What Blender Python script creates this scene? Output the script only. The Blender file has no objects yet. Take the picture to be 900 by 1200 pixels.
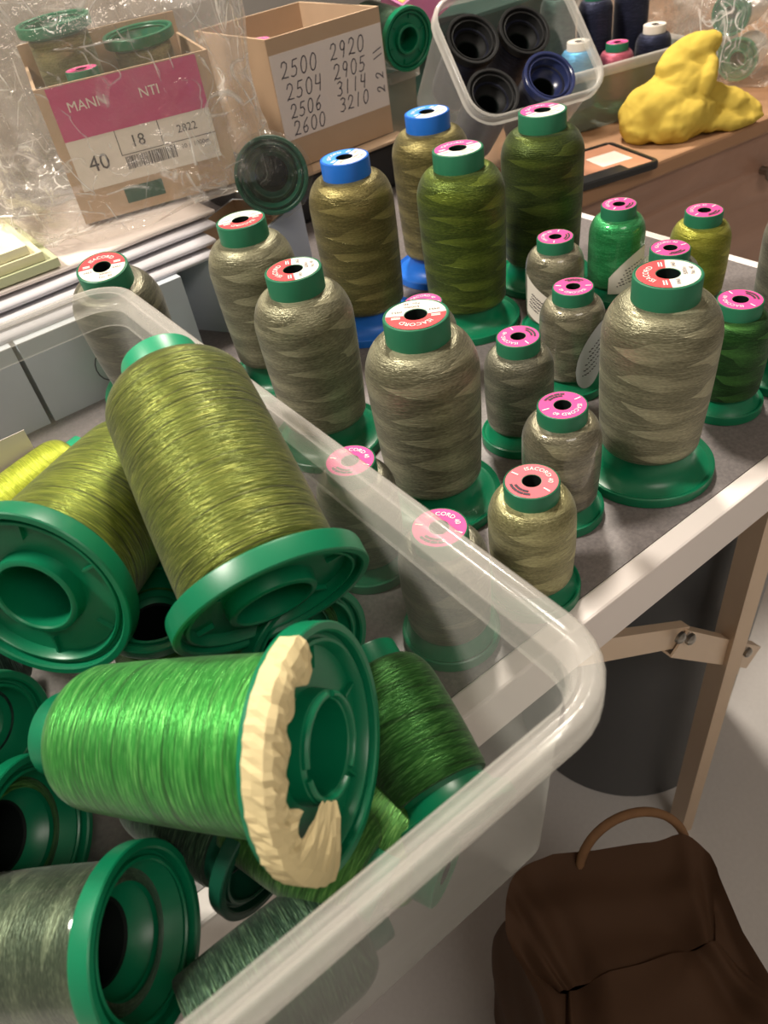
import bpy, bmesh, math, random
from mathutils import Vector, Matrix, noise

random.seed(7)
Z0 = 0.73                      # height of the table top above the floor
CAMZ = 0.37                    # lens height above the table top
SC = bpy.context.scene
COL = SC.collection
PI = math.pi
R2 = Vector((0.7955, -0.606, 0)).normalized()     # ground direction that points right of the lens
U2 = Vector((0.505, 0.863, 0)).normalized()       # ground direction that points away from the lens


# ---------------------------------------------------------------- materials
def srgb(r, g, b):
    f = lambda c: c / 12.92 if c <= 0.04045 else ((c + 0.055) / 1.055) ** 2.4
    return (f(r / 255), f(g / 255), f(b / 255), 1)


class NT:
    """tiny helper round a node tree"""
    def __init__(self, name):
        self.m = bpy.data.materials.new(name)
        self.m.use_nodes = True
        self.t = self.m.node_tree
        self.t.nodes.clear()
        self.out = self.n('ShaderNodeOutputMaterial')

    def n(self, kind, **kw):
        nd = self.t.nodes.new(kind)
        for k, v in kw.items():
            if k.startswith('i_'):
                nd.inputs[k[2:].replace('_', ' ')].default_value = v
            else:
                setattr(nd, k, v)
        return nd

    def l(self, a, b):
        self.t.links.new(a, b)

    def math(self, op, a, b=None, clamp=False):
        nd = self.n('ShaderNodeMath', operation=op, use_clamp=clamp)
        for i, v in enumerate((a, b)):
            if v is None:
                continue
            if isinstance(v, (int, float)):
                nd.inputs[i].default_value = v
            else:
                self.l(v, nd.inputs[i])
        return nd.outputs[0]

    def mix(self, fac, a, b, blend='MIX'):
        nd = self.n('ShaderNodeMix', data_type='RGBA', blend_type=blend)
        for i, v in ((0, fac), (6, a), (7, b)):
            if isinstance(v, (int, float)):
                nd.inputs[i].default_value = v
            elif isinstance(v, tuple):
                nd.inputs[i].default_value = v
            else:
                self.l(v, nd.inputs[i])
        return nd.outputs[2]


def plain(name, col, rough=0.5, spec=0.5, noise_amt=0.12, scale=30, metal=0.0, bump=0.0, coat=0.0, sss=0.0, trans=0.0):
    k = NT(name)
    b = k.n('ShaderNodeBsdfPrincipled')
    tc = k.n('ShaderNodeTexCoord')
    nz = k.n('ShaderNodeTexNoise', i_Scale=scale, i_Detail=4.0)
    k.l(tc.outputs['Object'], nz.inputs['Vector'])
    d = tuple(c * (1 - noise_amt) for c in col[:3]) + (1,)
    u = tuple(min(1, c * (1 + noise_amt)) for c in col[:3]) + (1,)
    k.l(k.mix(nz.outputs['Fac'], d, u), b.inputs['Base Color'])
    b.inputs['Roughness'].default_value = rough
    b.inputs['Specular IOR Level'].default_value = spec
    b.inputs['Metallic'].default_value = metal
    b.inputs['Coat Weight'].default_value = coat
    if sss:
        b.inputs['Subsurface Weight'].default_value = sss
        b.inputs['Subsurface Radius'].default_value = (.004, .006, .004)
        b.inputs['Subsurface Scale'].default_value = 1
    if bump:
        bp = k.n('ShaderNodeBump', i_Strength=bump, i_Distance=0.002)
        k.l(nz.outputs['Fac'], bp.inputs['Height'])
        k.l(bp.outputs[0], b.inputs['Normal'])
    k.l(b.outputs[0], k.out.inputs[0])
    return k.m


_threads = {}


def thread_mat(name, dark, mid, light, lines=1400, streak=0.5, patches=0.0, rough=0.36, groove=0.0, scale=9, wrap=False, metal=0.42):
    """wound thread: fine windings round the cone, satin sheen; UV = (turn 0..1, metres along the cone)"""
    if name in _threads:
        return _threads[name]
    k = NT(name)
    b = k.n('ShaderNodeBsdfPrincipled')
    uv = k.n('ShaderNodeUVMap')
    sep = k.n('ShaderNodeSeparateXYZ')
    k.l(uv.outputs[0], sep.inputs[0])
    u, v = sep.outputs[0], sep.outputs[1]
    obi = k.n('ShaderNodeObjectInfo')
    rnd = k.math('MULTIPLY', obi.outputs['Random'], 37.0)
    ang = k.math('MULTIPLY', u, 2 * PI)
    # gentle slope of the windings
    vs = k.math('ADD', v, k.math('MULTIPLY', k.math('SINE', k.math('ADD', ang, rnd)), 0.0022))
    vs2 = k.math('SUBTRACT', v, k.math('MULTIPLY', k.math('SINE', k.math('ADD', ang, rnd)), 0.0035))

    def streaks(vv, fu, fv, detail=2.0):
        c = k.n('ShaderNodeCombineXYZ')
        k.l(k.math('MULTIPLY', u, fu), c.inputs[0])
        k.l(k.math('MULTIPLY', vv, fv), c.inputs[1])
        k.l(rnd, c.inputs[2])
        nz = k.n('ShaderNodeTexNoise', i_Scale=1.0, i_Detail=detail, i_Roughness=0.6)
        k.l(c.outputs[0], nz.inputs['Vector'])
        return nz.outputs['Fac']
    fine = streaks(vs, 14.0, lines)
    fine2 = streaks(vs2, 8.0, lines * 0.8)
    broad = streaks(vs, 5.0, 160.0, 3.0)
    wd = 0.30 if patches > 0.2 else 0.12
    dash = streaks(vs, 95.0 if patches > 0.2 else 50.0, lines * 0.9, 0.0)
    f = k.math('ADD', k.math('MULTIPLY', fine, 0.72 - wd), k.math('MULTIPLY', fine2, 0.28))
    f = k.math('ADD', f, k.math('MULTIPLY', dash, wd))
    f = k.math('ADD', k.math('MULTIPLY', k.math('SUBTRACT', f, 0.5), 2.2 * streak + 0.6), 0.5, clamp=True)
    ramp = k.n('ShaderNodeValToRGB')
    e = ramp.color_ramp.elements
    e[0].position, e[0].color = 0.12, dark
    e[1].position, e[1].color = 0.92, light
    e.new(0.52).color = mid
    k.l(f, ramp.inputs[0])
    col = k.mix(k.math('MULTIPLY', k.math('SUBTRACT', broad, 0.35), 0.9, clamp=True), ramp.outputs[0], dark)
    hgt = f
    aniso = None
    if patches > 0:
        # crossing runs of windings: two slanted families of bands their uneven sheen painted in as pointed bright and dark patches
        nzb = streaks(v, 3.0, 60.0, 1.0)
        w = k.math('MULTIPLY', k.math('SUBTRACT', nzb, 0.5), 0.9)
        def fam(sl, fr, ph):
            a = k.math('ADD', k.math('MULTIPLY', v, fr), k.math('MULTIPLY', u, sl))
            a = k.math('ADD', k.math('ADD', a, w), k.math('ADD', rnd, ph))
            return k.math('FRACT', a)
        s1 = fam(3.0, 52.0, 0.0)
        s2 = fam(-2.0, 46.0, 0.4)
        d1 = k.math('MULTIPLY', k.math('SUBTRACT', s1, 0.5), 1.0)
        d2 = k.math('MULTIPLY', k.math('SUBTRACT', 0.5, s2), 1.0)
        p = k.math('MAXIMUM', d1, d2)
        p = k.math('ADD', k.math('MULTIPLY', p, 1.3), 0.35, clamp=True)
        col = k.mix(k.math('MULTIPLY', p, patches), col, dark)
        col = k.mix(k.math('MULTIPLY', k.math('SUBTRACT', 0.55, p, clamp=True), patches * 1.2), col, light)
        hgt = k.math('ADD', f, k.math('MULTIPLY', k.math('ADD', s1, k.math('SUBTRACT', 1.0, s2)), 1.6 * patches))
    if groove > 0:
        # the odd dark thread lying across the winding
        gr = streaks(vs2, 2.2, 620.0, 0.0)
        g = k.math('MULTIPLY', k.math('SUBTRACT', gr, 0.64), 12.0, clamp=True)
        col = k.mix(k.math('MULTIPLY', g, groove), col, tuple(c * 0.35 for c in dark[:3]) + (1,))
    k.l(col, b.inputs['Base Color'])
    b.inputs['Roughness'].default_value = rough
    b.inputs['Specular IOR Level'].default_value = 0.55
    b.inputs['Specular Tint'].default_value = tuple(min(1, c * 1.3 + .3) for c in light[:3]) + (1,)
    b.inputs['Anisotropic'].default_value = 0.8
    b.inputs['Metallic'].default_value = metal
    b.inputs['Sheen Weight'].default_value = 0.12
    tg = k.n('ShaderNodeTangent', direction_type='UV_MAP')
    k.l(tg.outputs[0], b.inputs['Tangent'])
    if wrap:
        b.inputs['Coat Weight'].default_value = 0.9
        b.inputs['Coat Roughness'].default_value = 0.09
    bp = k.n('ShaderNodeBump', i_Strength=0.55, i_Distance=0.0006)
    k.l(hgt, bp.inputs['Height'])
    k.l(bp.outputs[0], b.inputs['Normal'])
    k.l(b.outputs[0], k.out.inputs[0])
    _threads[name] = k.m
    return k.m


def milky(name, tint, lo, hi, rough=0.22, bump=0.0, scale=40, spec=0.5):
    """translucent plastic: part of the light passes straight through, the rest hits a milky glossy skin"""
    k = NT(name)
    tr = k.n('ShaderNodeBsdfTransparent')
    tr.inputs[0].default_value = (0.97, 0.98, 0.97, 1)
    b = k.n('ShaderNodeBsdfPrincipled')
    b.inputs['Base Color'].default_value = tint
    b.inputs['Roughness'].default_value = rough
    b.inputs['Specular IOR Level'].default_value = spec
    lw = k.n('ShaderNodeLayerWeight', i_Blend=0.35)
    tc = k.n('ShaderNodeTexCoord')
    nz = k.n('ShaderNodeTexNoise', i_Scale=scale, i_Detail=5.0)
    k.l(tc.outputs['Object'], nz.inputs['Vector'])
    fac = k.math('ADD', k.math('MULTIPLY', lw.outputs['Facing'], hi - lo), lo)
    fac = k.math('ADD', fac, k.math('MULTIPLY', k.math('SUBTRACT', nz.outputs['Fac'], 0.5), 0.12), clamp=True)
    if bump:
        bp = k.n('ShaderNodeBump', i_Strength=bump, i_Distance=0.004)
        k.l(nz.outputs['Fac'], bp.inputs['Height'])
        k.l(bp.outputs[0], b.inputs['Normal'])
        k.l(bp.outputs[0], lw.inputs['Normal'])
    mx = k.n('ShaderNodeMixShader')
    k.l(fac, mx.inputs[0])
    k.l(tr.outputs[0], mx.inputs[1])
    k.l(b.outputs[0], mx.inputs[2])
    k.l(mx.outputs[0], k.out.inputs[0])
    return k.m


def film(name, veil, gloss, tint=(0.9, 0.87, 0.82, 1), rough=0.07, crease_glint=0.0):
    """clear crumpled film: see-through sheet, glossy skin, milky folds with glints painted white along them"""
    k = NT(name)
    tr = k.n('ShaderNodeBsdfTransparent')
    tr.inputs[0].default_value = (0.96, 0.95, 0.94, 1)
    gl = k.n('ShaderNodeBsdfGlossy')
    gl.inputs['Color'].default_value = (1, 0.97, 0.93, 1)
    gl.inputs['Roughness'].default_value = rough
    df = k.n('ShaderNodeBsdfDiffuse')
    df.inputs[0].default_value = tint
    tc = k.n('ShaderNodeTexCoord')
    nz = k.n('ShaderNodeTexNoise', i_Scale=22.0, i_Detail=5.0, i_Roughness=0.6, i_Distortion=0.8)
    k.l(tc.outputs['Object'], nz.inputs['Vector'])

    def ridges(scale, stretch, rot, lo):
        mp = k.n('ShaderNodeMapping')
        mp.inputs['Scale'].default_value = stretch
        mp.inputs['Rotation'].default_value = rot
        k.l(tc.outputs['Object'], mp.inputs[0])
        n = k.n('ShaderNodeTexNoise', i_Scale=scale, i_Detail=1.5, i_Roughness=0.5, i_Distortion=0.5)
        k.l(mp.outputs[0], n.inputs['Vector'])
        a = k.math('ABSOLUTE', k.math('SUBTRACT', n.outputs['Fac'], 0.5))
        return k.math('SUBTRACT', 1.0, k.math('DIVIDE', a, lo), clamp=True)
    r1 = ridges(16.0, (1, 1, .35), (.3, .5, .2), .012)
    r2 = ridges(13.0, (.4, 1, 1.2), (.2, -.6, .4), .010)
    r3 = ridges(30.0, (1, .8, .6), (.9, .2, .1), .016)
    gate = k.math('MULTIPLY', k.math('SUBTRACT', nz.outputs['Fac'], 0.42), 5.0, clamp=True)
    rg = k.math('MULTIPLY', k.math('MAXIMUM', k.math('MAXIMUM', r1, r2), k.math('MULTIPLY', r3, 0.6)), gate)  # fold lines that carry the glints painted into the diffuse white
    hgt = k.math('ADD', nz.outputs['Fac'], k.math('MULTIPLY', rg, 0.35))
    bp = k.n('ShaderNodeBump', i_Strength=0.6, i_Distance=0.012)
    k.l(hgt, bp.inputs['Height'])
    k.l(bp.outputs[0], gl.inputs['Normal'])
    lw = k.n('ShaderNodeLayerWeight', i_Blend=0.3)
    m1 = k.n('ShaderNodeMixShader')
    k.l(k.math('ADD', k.math('MULTIPLY', lw.outputs['Facing'], gloss), gloss * 0.5, clamp=True), m1.inputs[0])
    k.l(tr.outputs[0], m1.inputs[1])
    k.l(gl.outputs[0], m1.inputs[2])
    m2 = k.n('ShaderNodeMixShader')
    k.l(k.math('ADD', k.math('MULTIPLY', nz.outputs['Fac'], veil * 2), k.math('MULTIPLY', rg, crease_glint), clamp=True), m2.inputs[0])
    k.l(m1.outputs[0], m2.inputs[1])
    k.l(df.outputs[0], m2.inputs[2])
    k.l(m2.outputs[0], k.out.inputs[0])
    return k.m


M = {}
M['green_base'] = plain('green_plastic', srgb(6, 112, 76), 0.34, 0.5, 0.08, 60, sss=0.0)
M['green_dark'] = plain('dark_green_plastic', srgb(14, 70, 52), 0.4, 0.45, 0.1, 60)
M['green_cap'] = plain('cap_green_plastic', srgb(40, 112, 82), 0.42, 0.4, 0.06, 60)
M['mint_cap'] = plain('mint_cap_plastic', srgb(34, 150, 108), 0.38, 0.45, 0.06, 60)
M['blue'] = plain('blue_plastic', srgb(28, 104, 200), 0.4, 0.45, 0.06, 60)
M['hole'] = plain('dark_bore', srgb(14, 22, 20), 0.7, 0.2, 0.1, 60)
M['lab_white'] = plain('label_white', srgb(226, 218, 208), 0.6, 0.2, 0.03, 80)
M['lab_red'] = plain('label_red', srgb(214, 72, 76), 0.6, 0.2, 0.05, 80)
M['lab_pink'] = plain('label_pink', srgb(224, 72, 142), 0.55, 0.2, 0.05, 80)
M['lab_salmon'] = plain('label_faded_pink', srgb(214, 104, 114), 0.6, 0.2, 0.06, 200)
M['lab_blue'] = plain('label_blue', srgb(60, 140, 230), 0.6, 0.2, 0.05, 80)
M['ink'] = plain('grey_ink', srgb(70, 62, 70), 0.6, 0.2, 0.05, 80)
M['ink_white'] = plain('white_ink', srgb(250, 236, 232), 0.5, 0.2, 0.02, 80)
M['pen'] = plain('pen_ink', srgb(64, 62, 78), 0.6, 0.2, 0.05, 80)
M['magenta'] = plain('magenta_print', srgb(190, 62, 118), 0.45, 0.4, 0.08, 40)
M['paper'] = plain('white_paper', srgb(226, 216, 210), 0.8, 0.2, 0.04, 30)
M['paper_grey'] = plain('grey_paper', srgb(196, 194, 200), 0.8, 0.2, 0.04, 30)
M['card'] = plain('brown_cardboard', srgb(186, 160, 134), 0.85, 0.2, 0.08, 26, bump=0.1)
M['card_dark'] = plain('dark_cardboard', srgb(132, 98, 70), 0.85, 0.2, 0.1, 26)
M['greybox'] = plain('grey_blue_card', srgb(188, 196, 206), 0.75, 0.25, 0.06, 20)
M['tape'] = plain('masking_tape', srgb(206, 190, 146), 0.7, 0.25, 0.07, 90, bump=0.25)
M['table_white'] = plain('white_table_edging', srgb(226, 218, 214), 0.45, 0.4, 0.04, 14)
M['metal'] = plain('cream_painted_metal', srgb(206, 182, 156), 0.4, 0.5, 0.08, 20)
M['steel'] = plain('steel_rivet', srgb(150, 146, 140), 0.3, 0.5, 0.05, 20, metal=0.9)
M['trash'] = plain('charcoal_plastic', srgb(84, 86, 88), 0.45, 0.4, 0.08, 6)
M['trash_in'] = plain('black_plastic', srgb(20, 20, 21), 0.6, 0.3, 0.08, 6)
M['kraft'] = plain('brown_kraft_paper', srgb(74, 52, 36), 0.8, 0.25, 0.16, 9, bump=0.3)  # colour darkened to hold the shadow lying over the bag
M['kraft_in'] = plain('dark_kraft_paper', srgb(50, 34, 24), 0.9, 0.15, 0.16, 9)
M['cord'] = plain('paper_cord', srgb(128, 96, 68), 0.85, 0.2, 0.15, 120)
M['yellow'] = plain('yellow_cloth', srgb(204, 178, 80), 0.95, 0.1, 0.07, 45, bump=0.35)
M['desk'] = plain('wood_desk_top', srgb(172, 132, 100), 0.5, 0.4, 0.1, 9)
M['pink_box'] = plain('pink_card', srgb(226, 140, 196), 0.55, 0.35, 0.06, 18)
M['yellow_card'] = plain('yellow_card_edge', srgb(226, 200, 110), 0.7, 0.3, 0.06, 18)
M['navy_plastic'] = plain('navy_plastic', srgb(40, 48, 86), 0.25, 0.5, 0.05, 18)
M['teal_box'] = plain('dark_teal_card', srgb(28, 64, 56), 0.6, 0.4, 0.05, 18)
M['black'] = plain('black_frame', srgb(30, 30, 32), 0.35, 0.5, 0.05, 18)
M['skin_pic'] = plain('peach_print', srgb(196, 140, 112), 0.3, 0.5, 0.2, 30)
M['tubgrey'] = milky('grey_green_tub_plastic', srgb(132, 146, 140), 0.66, 0.85, 0.3)
M['bin'] = milky('milky_clear_bin_plastic', srgb(206, 206, 202), 0.10, 0.46, 0.24, 0.0, 24)
M['binrim'] = milky('milky_bin_rim_plastic', srgb(216, 212, 206), 0.22, 0.58, 0.13, 0.0, 24, 0.7)
M['cleartub'] = milky('clear_tub_plastic', srgb(206, 204, 200), 0.10, 0.55, 0.2)
M['film'] = film('clear_bag_film', 0.10, 0.22, (0.96, 0.94, 0.90, 1), rough=0.08, crease_glint=0.75)
M['film2'] = film('cloudy_bag_film', 0.34, 0.14, srgb(200, 194, 186), 0.12, crease_glint=0.5)
M['wrapfilm'] = film('thin_spool_film', 0.02, 0.05, (0.9, 0.9, 0.86, 1), 0.10)
M['wall'] = plain('beige_wall_paint', srgb(150, 146, 142), 0.9, 0.2, 0.06, 3)
M['ceil'] = plain('white_ceiling_paint', srgb(214, 206, 196), 0.9, 0.2, 0.03, 3)


def floor_mat():
    k = NT('grey_lino_floor')
    b = k.n('ShaderNodeBsdfPrincipled')
    tc = k.n('ShaderNodeTexCoord')
    a = k.n('ShaderNodeTexNoise', i_Scale=3.0, i_Detail=6.0)
    c = k.n('ShaderNodeTexNoise', i_Scale=160.0, i_Detail=3.0)
    k.l(tc.outputs['Object'], a.inputs['Vector'])
    k.l(tc.outputs['Object'], c.inputs['Vector'])
    x = k.mix(a.outputs['Fac'], srgb(192, 190, 188), srgb(220, 216, 212))
    k.l(k.mix(k.math('MULTIPLY', c.outputs['Fac'], 0.3), x, srgb(164, 160, 158)), b.inputs['Base Color'])
    b.inputs['Roughness'].default_value = 0.45
    k.l(b.outputs[0], k.out.inputs[0])
    return k.m


def tabletop_mat():
    k = NT('speckled_grey_table_top')
    b = k.n('ShaderNodeBsdfPrincipled')
    tc = k.n('ShaderNodeTexCoord')
    a = k.n('ShaderNodeTexNoise', i_Scale=420.0, i_Detail=4.0)
    c = k.n('ShaderNodeTexNoise', i_Scale=7.0, i_Detail=5.0)
    k.l(tc.outputs['Object'], a.inputs['Vector'])
    k.l(tc.outputs['Object'], c.inputs['Vector'])
    x = k.mix(a.outputs['Fac'], srgb(78, 74, 76), srgb(146, 138, 136))
    k.l(k.mix(k.math('MULTIPLY', c.outputs['Fac'], 0.35), x, srgb(92, 86, 88)), b.inputs['Base Color'])
    b.inputs['Roughness'].default_value = 0.42
    bp = k.n('ShaderNodeBump', i_Strength=0.2, i_Distance=0.0006)
    k.l(a.outputs['Fac'], bp.inputs['Height'])
    k.l(bp.outputs[0], b.inputs['Normal'])
    k.l(b.outputs[0], k.out.inputs[0])
    return k.m


def deskfront_mat():
    k = NT('shiny_brown_desk_front')
    b = k.n('ShaderNodeBsdfPrincipled')
    tc = k.n('ShaderNodeTexCoord')
    mp = k.n('ShaderNodeMapping')
    mp.inputs['Scale'].default_value = (1.2, 1, 7)
    mp.inputs['Rotation'].default_value = (0, 0.35, 0)
    a = k.n('ShaderNodeTexNoise', i_Scale=3.0, i_Detail=5.0, i_Distortion=1.0)
    k.l(tc.outputs['Object'], mp.inputs[0])
    k.l(mp.outputs[0], a.inputs['Vector'])
    k.l(k.mix(a.outputs['Fac'], srgb(132, 98, 82), srgb(192, 152, 130)), b.inputs['Base Color'])
    b.inputs['Roughness'].default_value = 0.3
    bp = k.n('ShaderNodeBump', i_Strength=0.35, i_Distance=0.01)
    k.l(a.outputs['Fac'], bp.inputs['Height'])
    k.l(bp.outputs[0], b.inputs['Normal'])
    k.l(b.outputs[0], k.out.inputs[0])
    return k.m


M['floor'] = floor_mat()
M['tabletop'] = tabletop_mat()
M['deskfront'] = deskfront_mat()

# thread colours
T = {}
kh = dict(patches=0.5, lines=1300, streak=0.55, rough=0.34)
T['khaki'] = thread_mat('khaki_thread', srgb(76, 74, 58), srgb(140, 138, 112), srgb(186, 182, 152), **kh)
T['khaki_pale'] = thread_mat('pale_khaki_thread', srgb(92, 88, 60), srgb(160, 156, 112), srgb(204, 198, 150), **kh)
T['khaki_olive'] = thread_mat('olive_khaki_thread', srgb(66, 62, 34), srgb(122, 112, 68), srgb(170, 158, 102), **kh)
T['khaki_grey'] = thread_mat('grey_khaki_thread', srgb(66, 66, 56), srgb(118, 116, 100), srgb(160, 156, 134), **kh)
T['khaki_wrap'] = thread_mat('film_wrapped_khaki_thread', srgb(76, 73, 60), srgb(132, 127, 106), srgb(176, 170, 144), wrap=True, **kh)
T['moss'] = thread_mat('moss_green_thread', srgb(38, 52, 14), srgb(86, 104, 34), srgb(132, 148, 58), patches=0.5, lines=1300, streak=0.5)
T['moss_dark'] = thread_mat('dark_moss_thread', srgb(28, 40, 14), srgb(66, 82, 30), srgb(108, 122, 50), patches=0.5, lines=1300, streak=0.5)
T['leaf'] = thread_mat('leaf_green_thread', srgb(16, 46, 16), srgb(40, 88, 36), srgb(76, 128, 60), patches=0.7, lines=1300, streak=0.5)
T['emerald'] = thread_mat('film_wrapped_emerald_thread', srgb(14, 92, 46), srgb(42, 150, 84), srgb(92, 196, 130), patches=0.3, lines=1300, streak=0.4, wrap=True)
T['lime'] = thread_mat('yellow_green_thread', srgb(92, 96, 24), srgb(144, 144, 52), srgb(190, 186, 88), patches=0.4, lines=1300, streak=0.4)
T['olive'] = thread_mat('olive_gold_thread', srgb(36, 44, 10), srgb(86, 98, 30), srgb(156, 158, 80), lines=1700, streak=0.7, groove=0.75, rough=0.33)
T['olive2'] = thread_mat('bright_olive_thread', srgb(46, 60, 10), srgb(104, 120, 30), srgb(172, 178, 72), lines=1700, streak=0.7, groove=0.7, rough=0.33)
T['grass'] = thread_mat('bright_green_thread', srgb(16, 88, 26), srgb(48, 144, 54), srgb(124, 206, 108), lines=1500, streak=0.7, groove=0.55, rough=0.33)
T['forest'] = thread_mat('forest_green_thread', srgb(14, 50, 16), srgb(38, 92, 34), srgb(92, 146, 76), lines=1500, streak=0.7, groove=0.6, rough=0.33)
T['fern'] = thread_mat('fern_green_thread', srgb(24, 66, 20), srgb(62, 116, 50), srgb(128, 174, 96), lines=1500, streak=0.7, groove=0.5, rough=0.33)
T['limebright'] = thread_mat('lime_green_thread', srgb(92, 110, 14), srgb(152, 164, 40), srgb(204, 206, 90), lines=1700, streak=0.6, groove=0.3, rough=0.33)
T['sage_wrap'] = thread_mat('film_wrapped_sage_thread', srgb(30, 44, 32), srgb(66, 82, 62), srgb(122, 134, 108), lines=1500, streak=0.6, patches=0.4, wrap=True)
T['pine'] = thread_mat('dark_pine_thread', srgb(14, 30, 22), srgb(36, 62, 46), srgb(96, 124, 92), lines=1500, streak=0.7, groove=0.5)
T['teal_dark'] = thread_mat('dark_teal_thread', srgb(10, 26, 24), srgb(30, 56, 52), srgb(84, 112, 100), lines=1500, streak=0.7)
T['lilac'] = thread_mat('lilac_thread', srgb(96, 60, 120), srgb(150, 108, 170), srgb(190, 150, 206), lines=1500, streak=0.5)
T['sky'] = thread_mat('light_blue_thread', srgb(30, 100, 150), srgb(62, 150, 200), srgb(120, 190, 226), lines=1500, streak=0.4)
T['navy'] = thread_mat('navy_thread', srgb(12, 14, 26), srgb(34, 38, 60), srgb(70, 76, 104), lines=1500, streak=0.5)
T['white'] = thread_mat('white_thread', srgb(190, 186, 176), srgb(226, 222, 212), srgb(246, 242, 234), lines=1500, streak=0.4)
T['rose'] = thread_mat('rose_thread', srgb(120, 40, 60), srgb(170, 80, 100), srgb(206, 130, 140), lines=1500, streak=0.4)


# ---------------------------------------------------------------- mesh helpers
class MB:
    def __init__(self):
        self.v, self.f, self.mi, self.uv, self.mats = [], [], [], [], []

    def slot(self, m):
        if m not in self.mats:
            self.mats.append(m)
        return self.mats.index(m)

    def add(self, vs, fs, m, uvs=None):
        b, s = len(self.v), self.slot(m)
        self.v += [Vector(p) for p in vs]
        for i, f in enumerate(fs):
            self.f.append([b + j for j in f])
            self.mi.append(s)
            self.uv.append(uvs[i] if uvs else [(0, 0)] * len(f))
        return self

    def lathe(self, prof, m, seg=64, close=False, a0=0.0, a1=2 * PI, off=(0, 0, 0)):
        """profile [(r, z)] turned round z; UV = (turn, metres)"""
        full = abs(a1 - a0 - 2 * PI) < 1e-6
        n = seg
        L = [0.0]
        for i in range(1, len(prof)):
            L.append(L[-1] + math.dist(prof[i], prof[i - 1]))
        vs, fs, uvs = [], [], []
        cols = n if full else n + 1
        for j in range(cols):
            a = a0 + (a1 - a0) * j / n
            for r, z in prof:
                vs.append((r * math.cos(a) + off[0], r * math.sin(a) + off[1], z + off[2]))
        k = len(prof)
        rows = k if close else k - 1
        for j in range(n):
            j2 = (j + 1) % cols
            for i in range(rows):
                i2 = (i + 1) % k
                l1 = L[i2] if i2 else L[-1] + 0.001
                fs.append((j * k + i, j2 * k + i, j2 * k + i2, j * k + i2))
                uvs.append([(j / n, L[i]), ((j + 1) / n, L[i]), ((j + 1) / n, l1), (j / n, l1)])
        return self.add(vs, fs, m, uvs)

    def box(self, lo, hi, m, mat=None):
        x0, y0, z0 = lo
        x1, y1, z1 = hi
        vs = [Vector(p) for p in ((x0, y0, z0), (x1, y0, z0), (x1, y1, z0), (x0, y1, z0), (x0, y0, z1), (x1, y0, z1), (x1, y1, z1), (x0, y1, z1))]
        if mat:
            vs = [mat @ p for p in vs]
        return self.add(vs, [(0, 3, 2, 1), (4, 5, 6, 7), (0, 1, 5, 4), (1, 2, 6, 5), (2, 3, 7, 6), (3, 0, 4, 7)], m)

    def quad(self, a, b, c, d, m):
        return self.add([a, b, c, d], [(0, 1, 2, 3)], m)

    def tube(self, pts, r, m, seg=10, cap=True):
        pts = [Vector(p) for p in pts]
        vs, fs = [], []
        up = Vector((0.13, 0.21, 1)).normalized()
        for i, p in enumerate(pts):
            d = (pts[min(i + 1, len(pts) - 1)] - pts[max(i - 1, 0)]).normalized()
            x = d.cross(up)
            if x.length < 1e-4:
                x = d.cross(Vector((1, 0, 0)))
            x.normalize()
            y = x.cross(d)
            rr = r[i] if isinstance(r, (list, tuple)) else r
            for j in range(seg):
                a = 2 * PI * j / seg
                vs.append(p + (x * math.cos(a) + y * math.sin(a)) * rr)
        for i in range(len(pts) - 1):
            for j in range(seg):
                j2 = (j + 1) % seg
                fs.append((i * seg + j, i * seg + j2, (i + 1) * seg + j2, (i + 1) * seg + j))
        if cap:
            fs.append(tuple(range(seg))[::-1])
            fs.append(tuple((len(pts) - 1) * seg + j for j in range(seg)))
        return self.add(vs, fs, m)

    def build(self, name, parent=None, smooth=True, angle=40, mat=None):
        me = bpy.data.meshes.new(name)
        vs = [mat @ p for p in self.v] if mat else self.v
        me.from_pydata([tuple(p) for p in vs], [], self.f)
        for m in self.mats:
            me.materials.append(m)
        uvl = me.uv_layers.new(name='UVMap')
        k = 0
        for p, s, u in zip(me.polygons, self.mi, self.uv):
            p.material_index = s
            p.use_smooth = smooth
            for q in u:
                uvl.data[k].uv = q
                k += 1
        if smooth:
            me.set_sharp_from_angle(angle=math.radians(angle))
        me.update()
        o = bpy.data.objects.new(name, me)
        COL.objects.link(o)
        if parent:
            o.parent = parent
        return o


def tag(o, label=None, cat=None, group=None, kind=None):
    for k, v in (('label', label), ('category', cat), ('group', group), ('kind', kind)):
        if v:
            o[k] = v
    return o


def empty(name, loc, label, cat, group=None, rot=None):
    o = bpy.data.objects.new(name, None)
    o.empty_display_size = 0.02
    COL.objects.link(o)
    o.location = (loc[0], loc[1], loc[2] + Z0)
    if rot is not None:
        o.rotation_euler = rot
    return tag(o, label, cat, group)


def bevel(o, w, seg=2):
    md = o.modifiers.new('bevel', 'BEVEL')
    md.width, md.segments, md.limit_method, md.angle_limit = w, seg, 'ANGLE', math.radians(40)
    return o


_tc = {}


def text_geo(s, size):
    """letters as flat polygons: (verts 2-D, faces, width)"""
    if (s, size) in _tc:
        return _tc[(s, size)]
    cu = bpy.data.curves.new('lettering', 'FONT')
    cu.body, cu.size, cu.resolution_u = s, size, 2
    ob = bpy.data.objects.new('lettering', cu)
    COL.objects.link(ob)
    dg = bpy.context.evaluated_depsgraph_get()
    me = bpy.data.meshes.new_from_object(ob.evaluated_get(dg))
    vs = [(v.co.x, v.co.y) for v in me.vertices]
    fs = [tuple(p.vertices) for p in me.polygons]
    bpy.data.objects.remove(ob)
    bpy.data.curves.remove(cu)
    bpy.data.meshes.remove(me)
    w = max((v[0] for v in vs), default=0)
    _tc[(s, size)] = (vs, fs, w)
    return vs, fs, w


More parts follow.
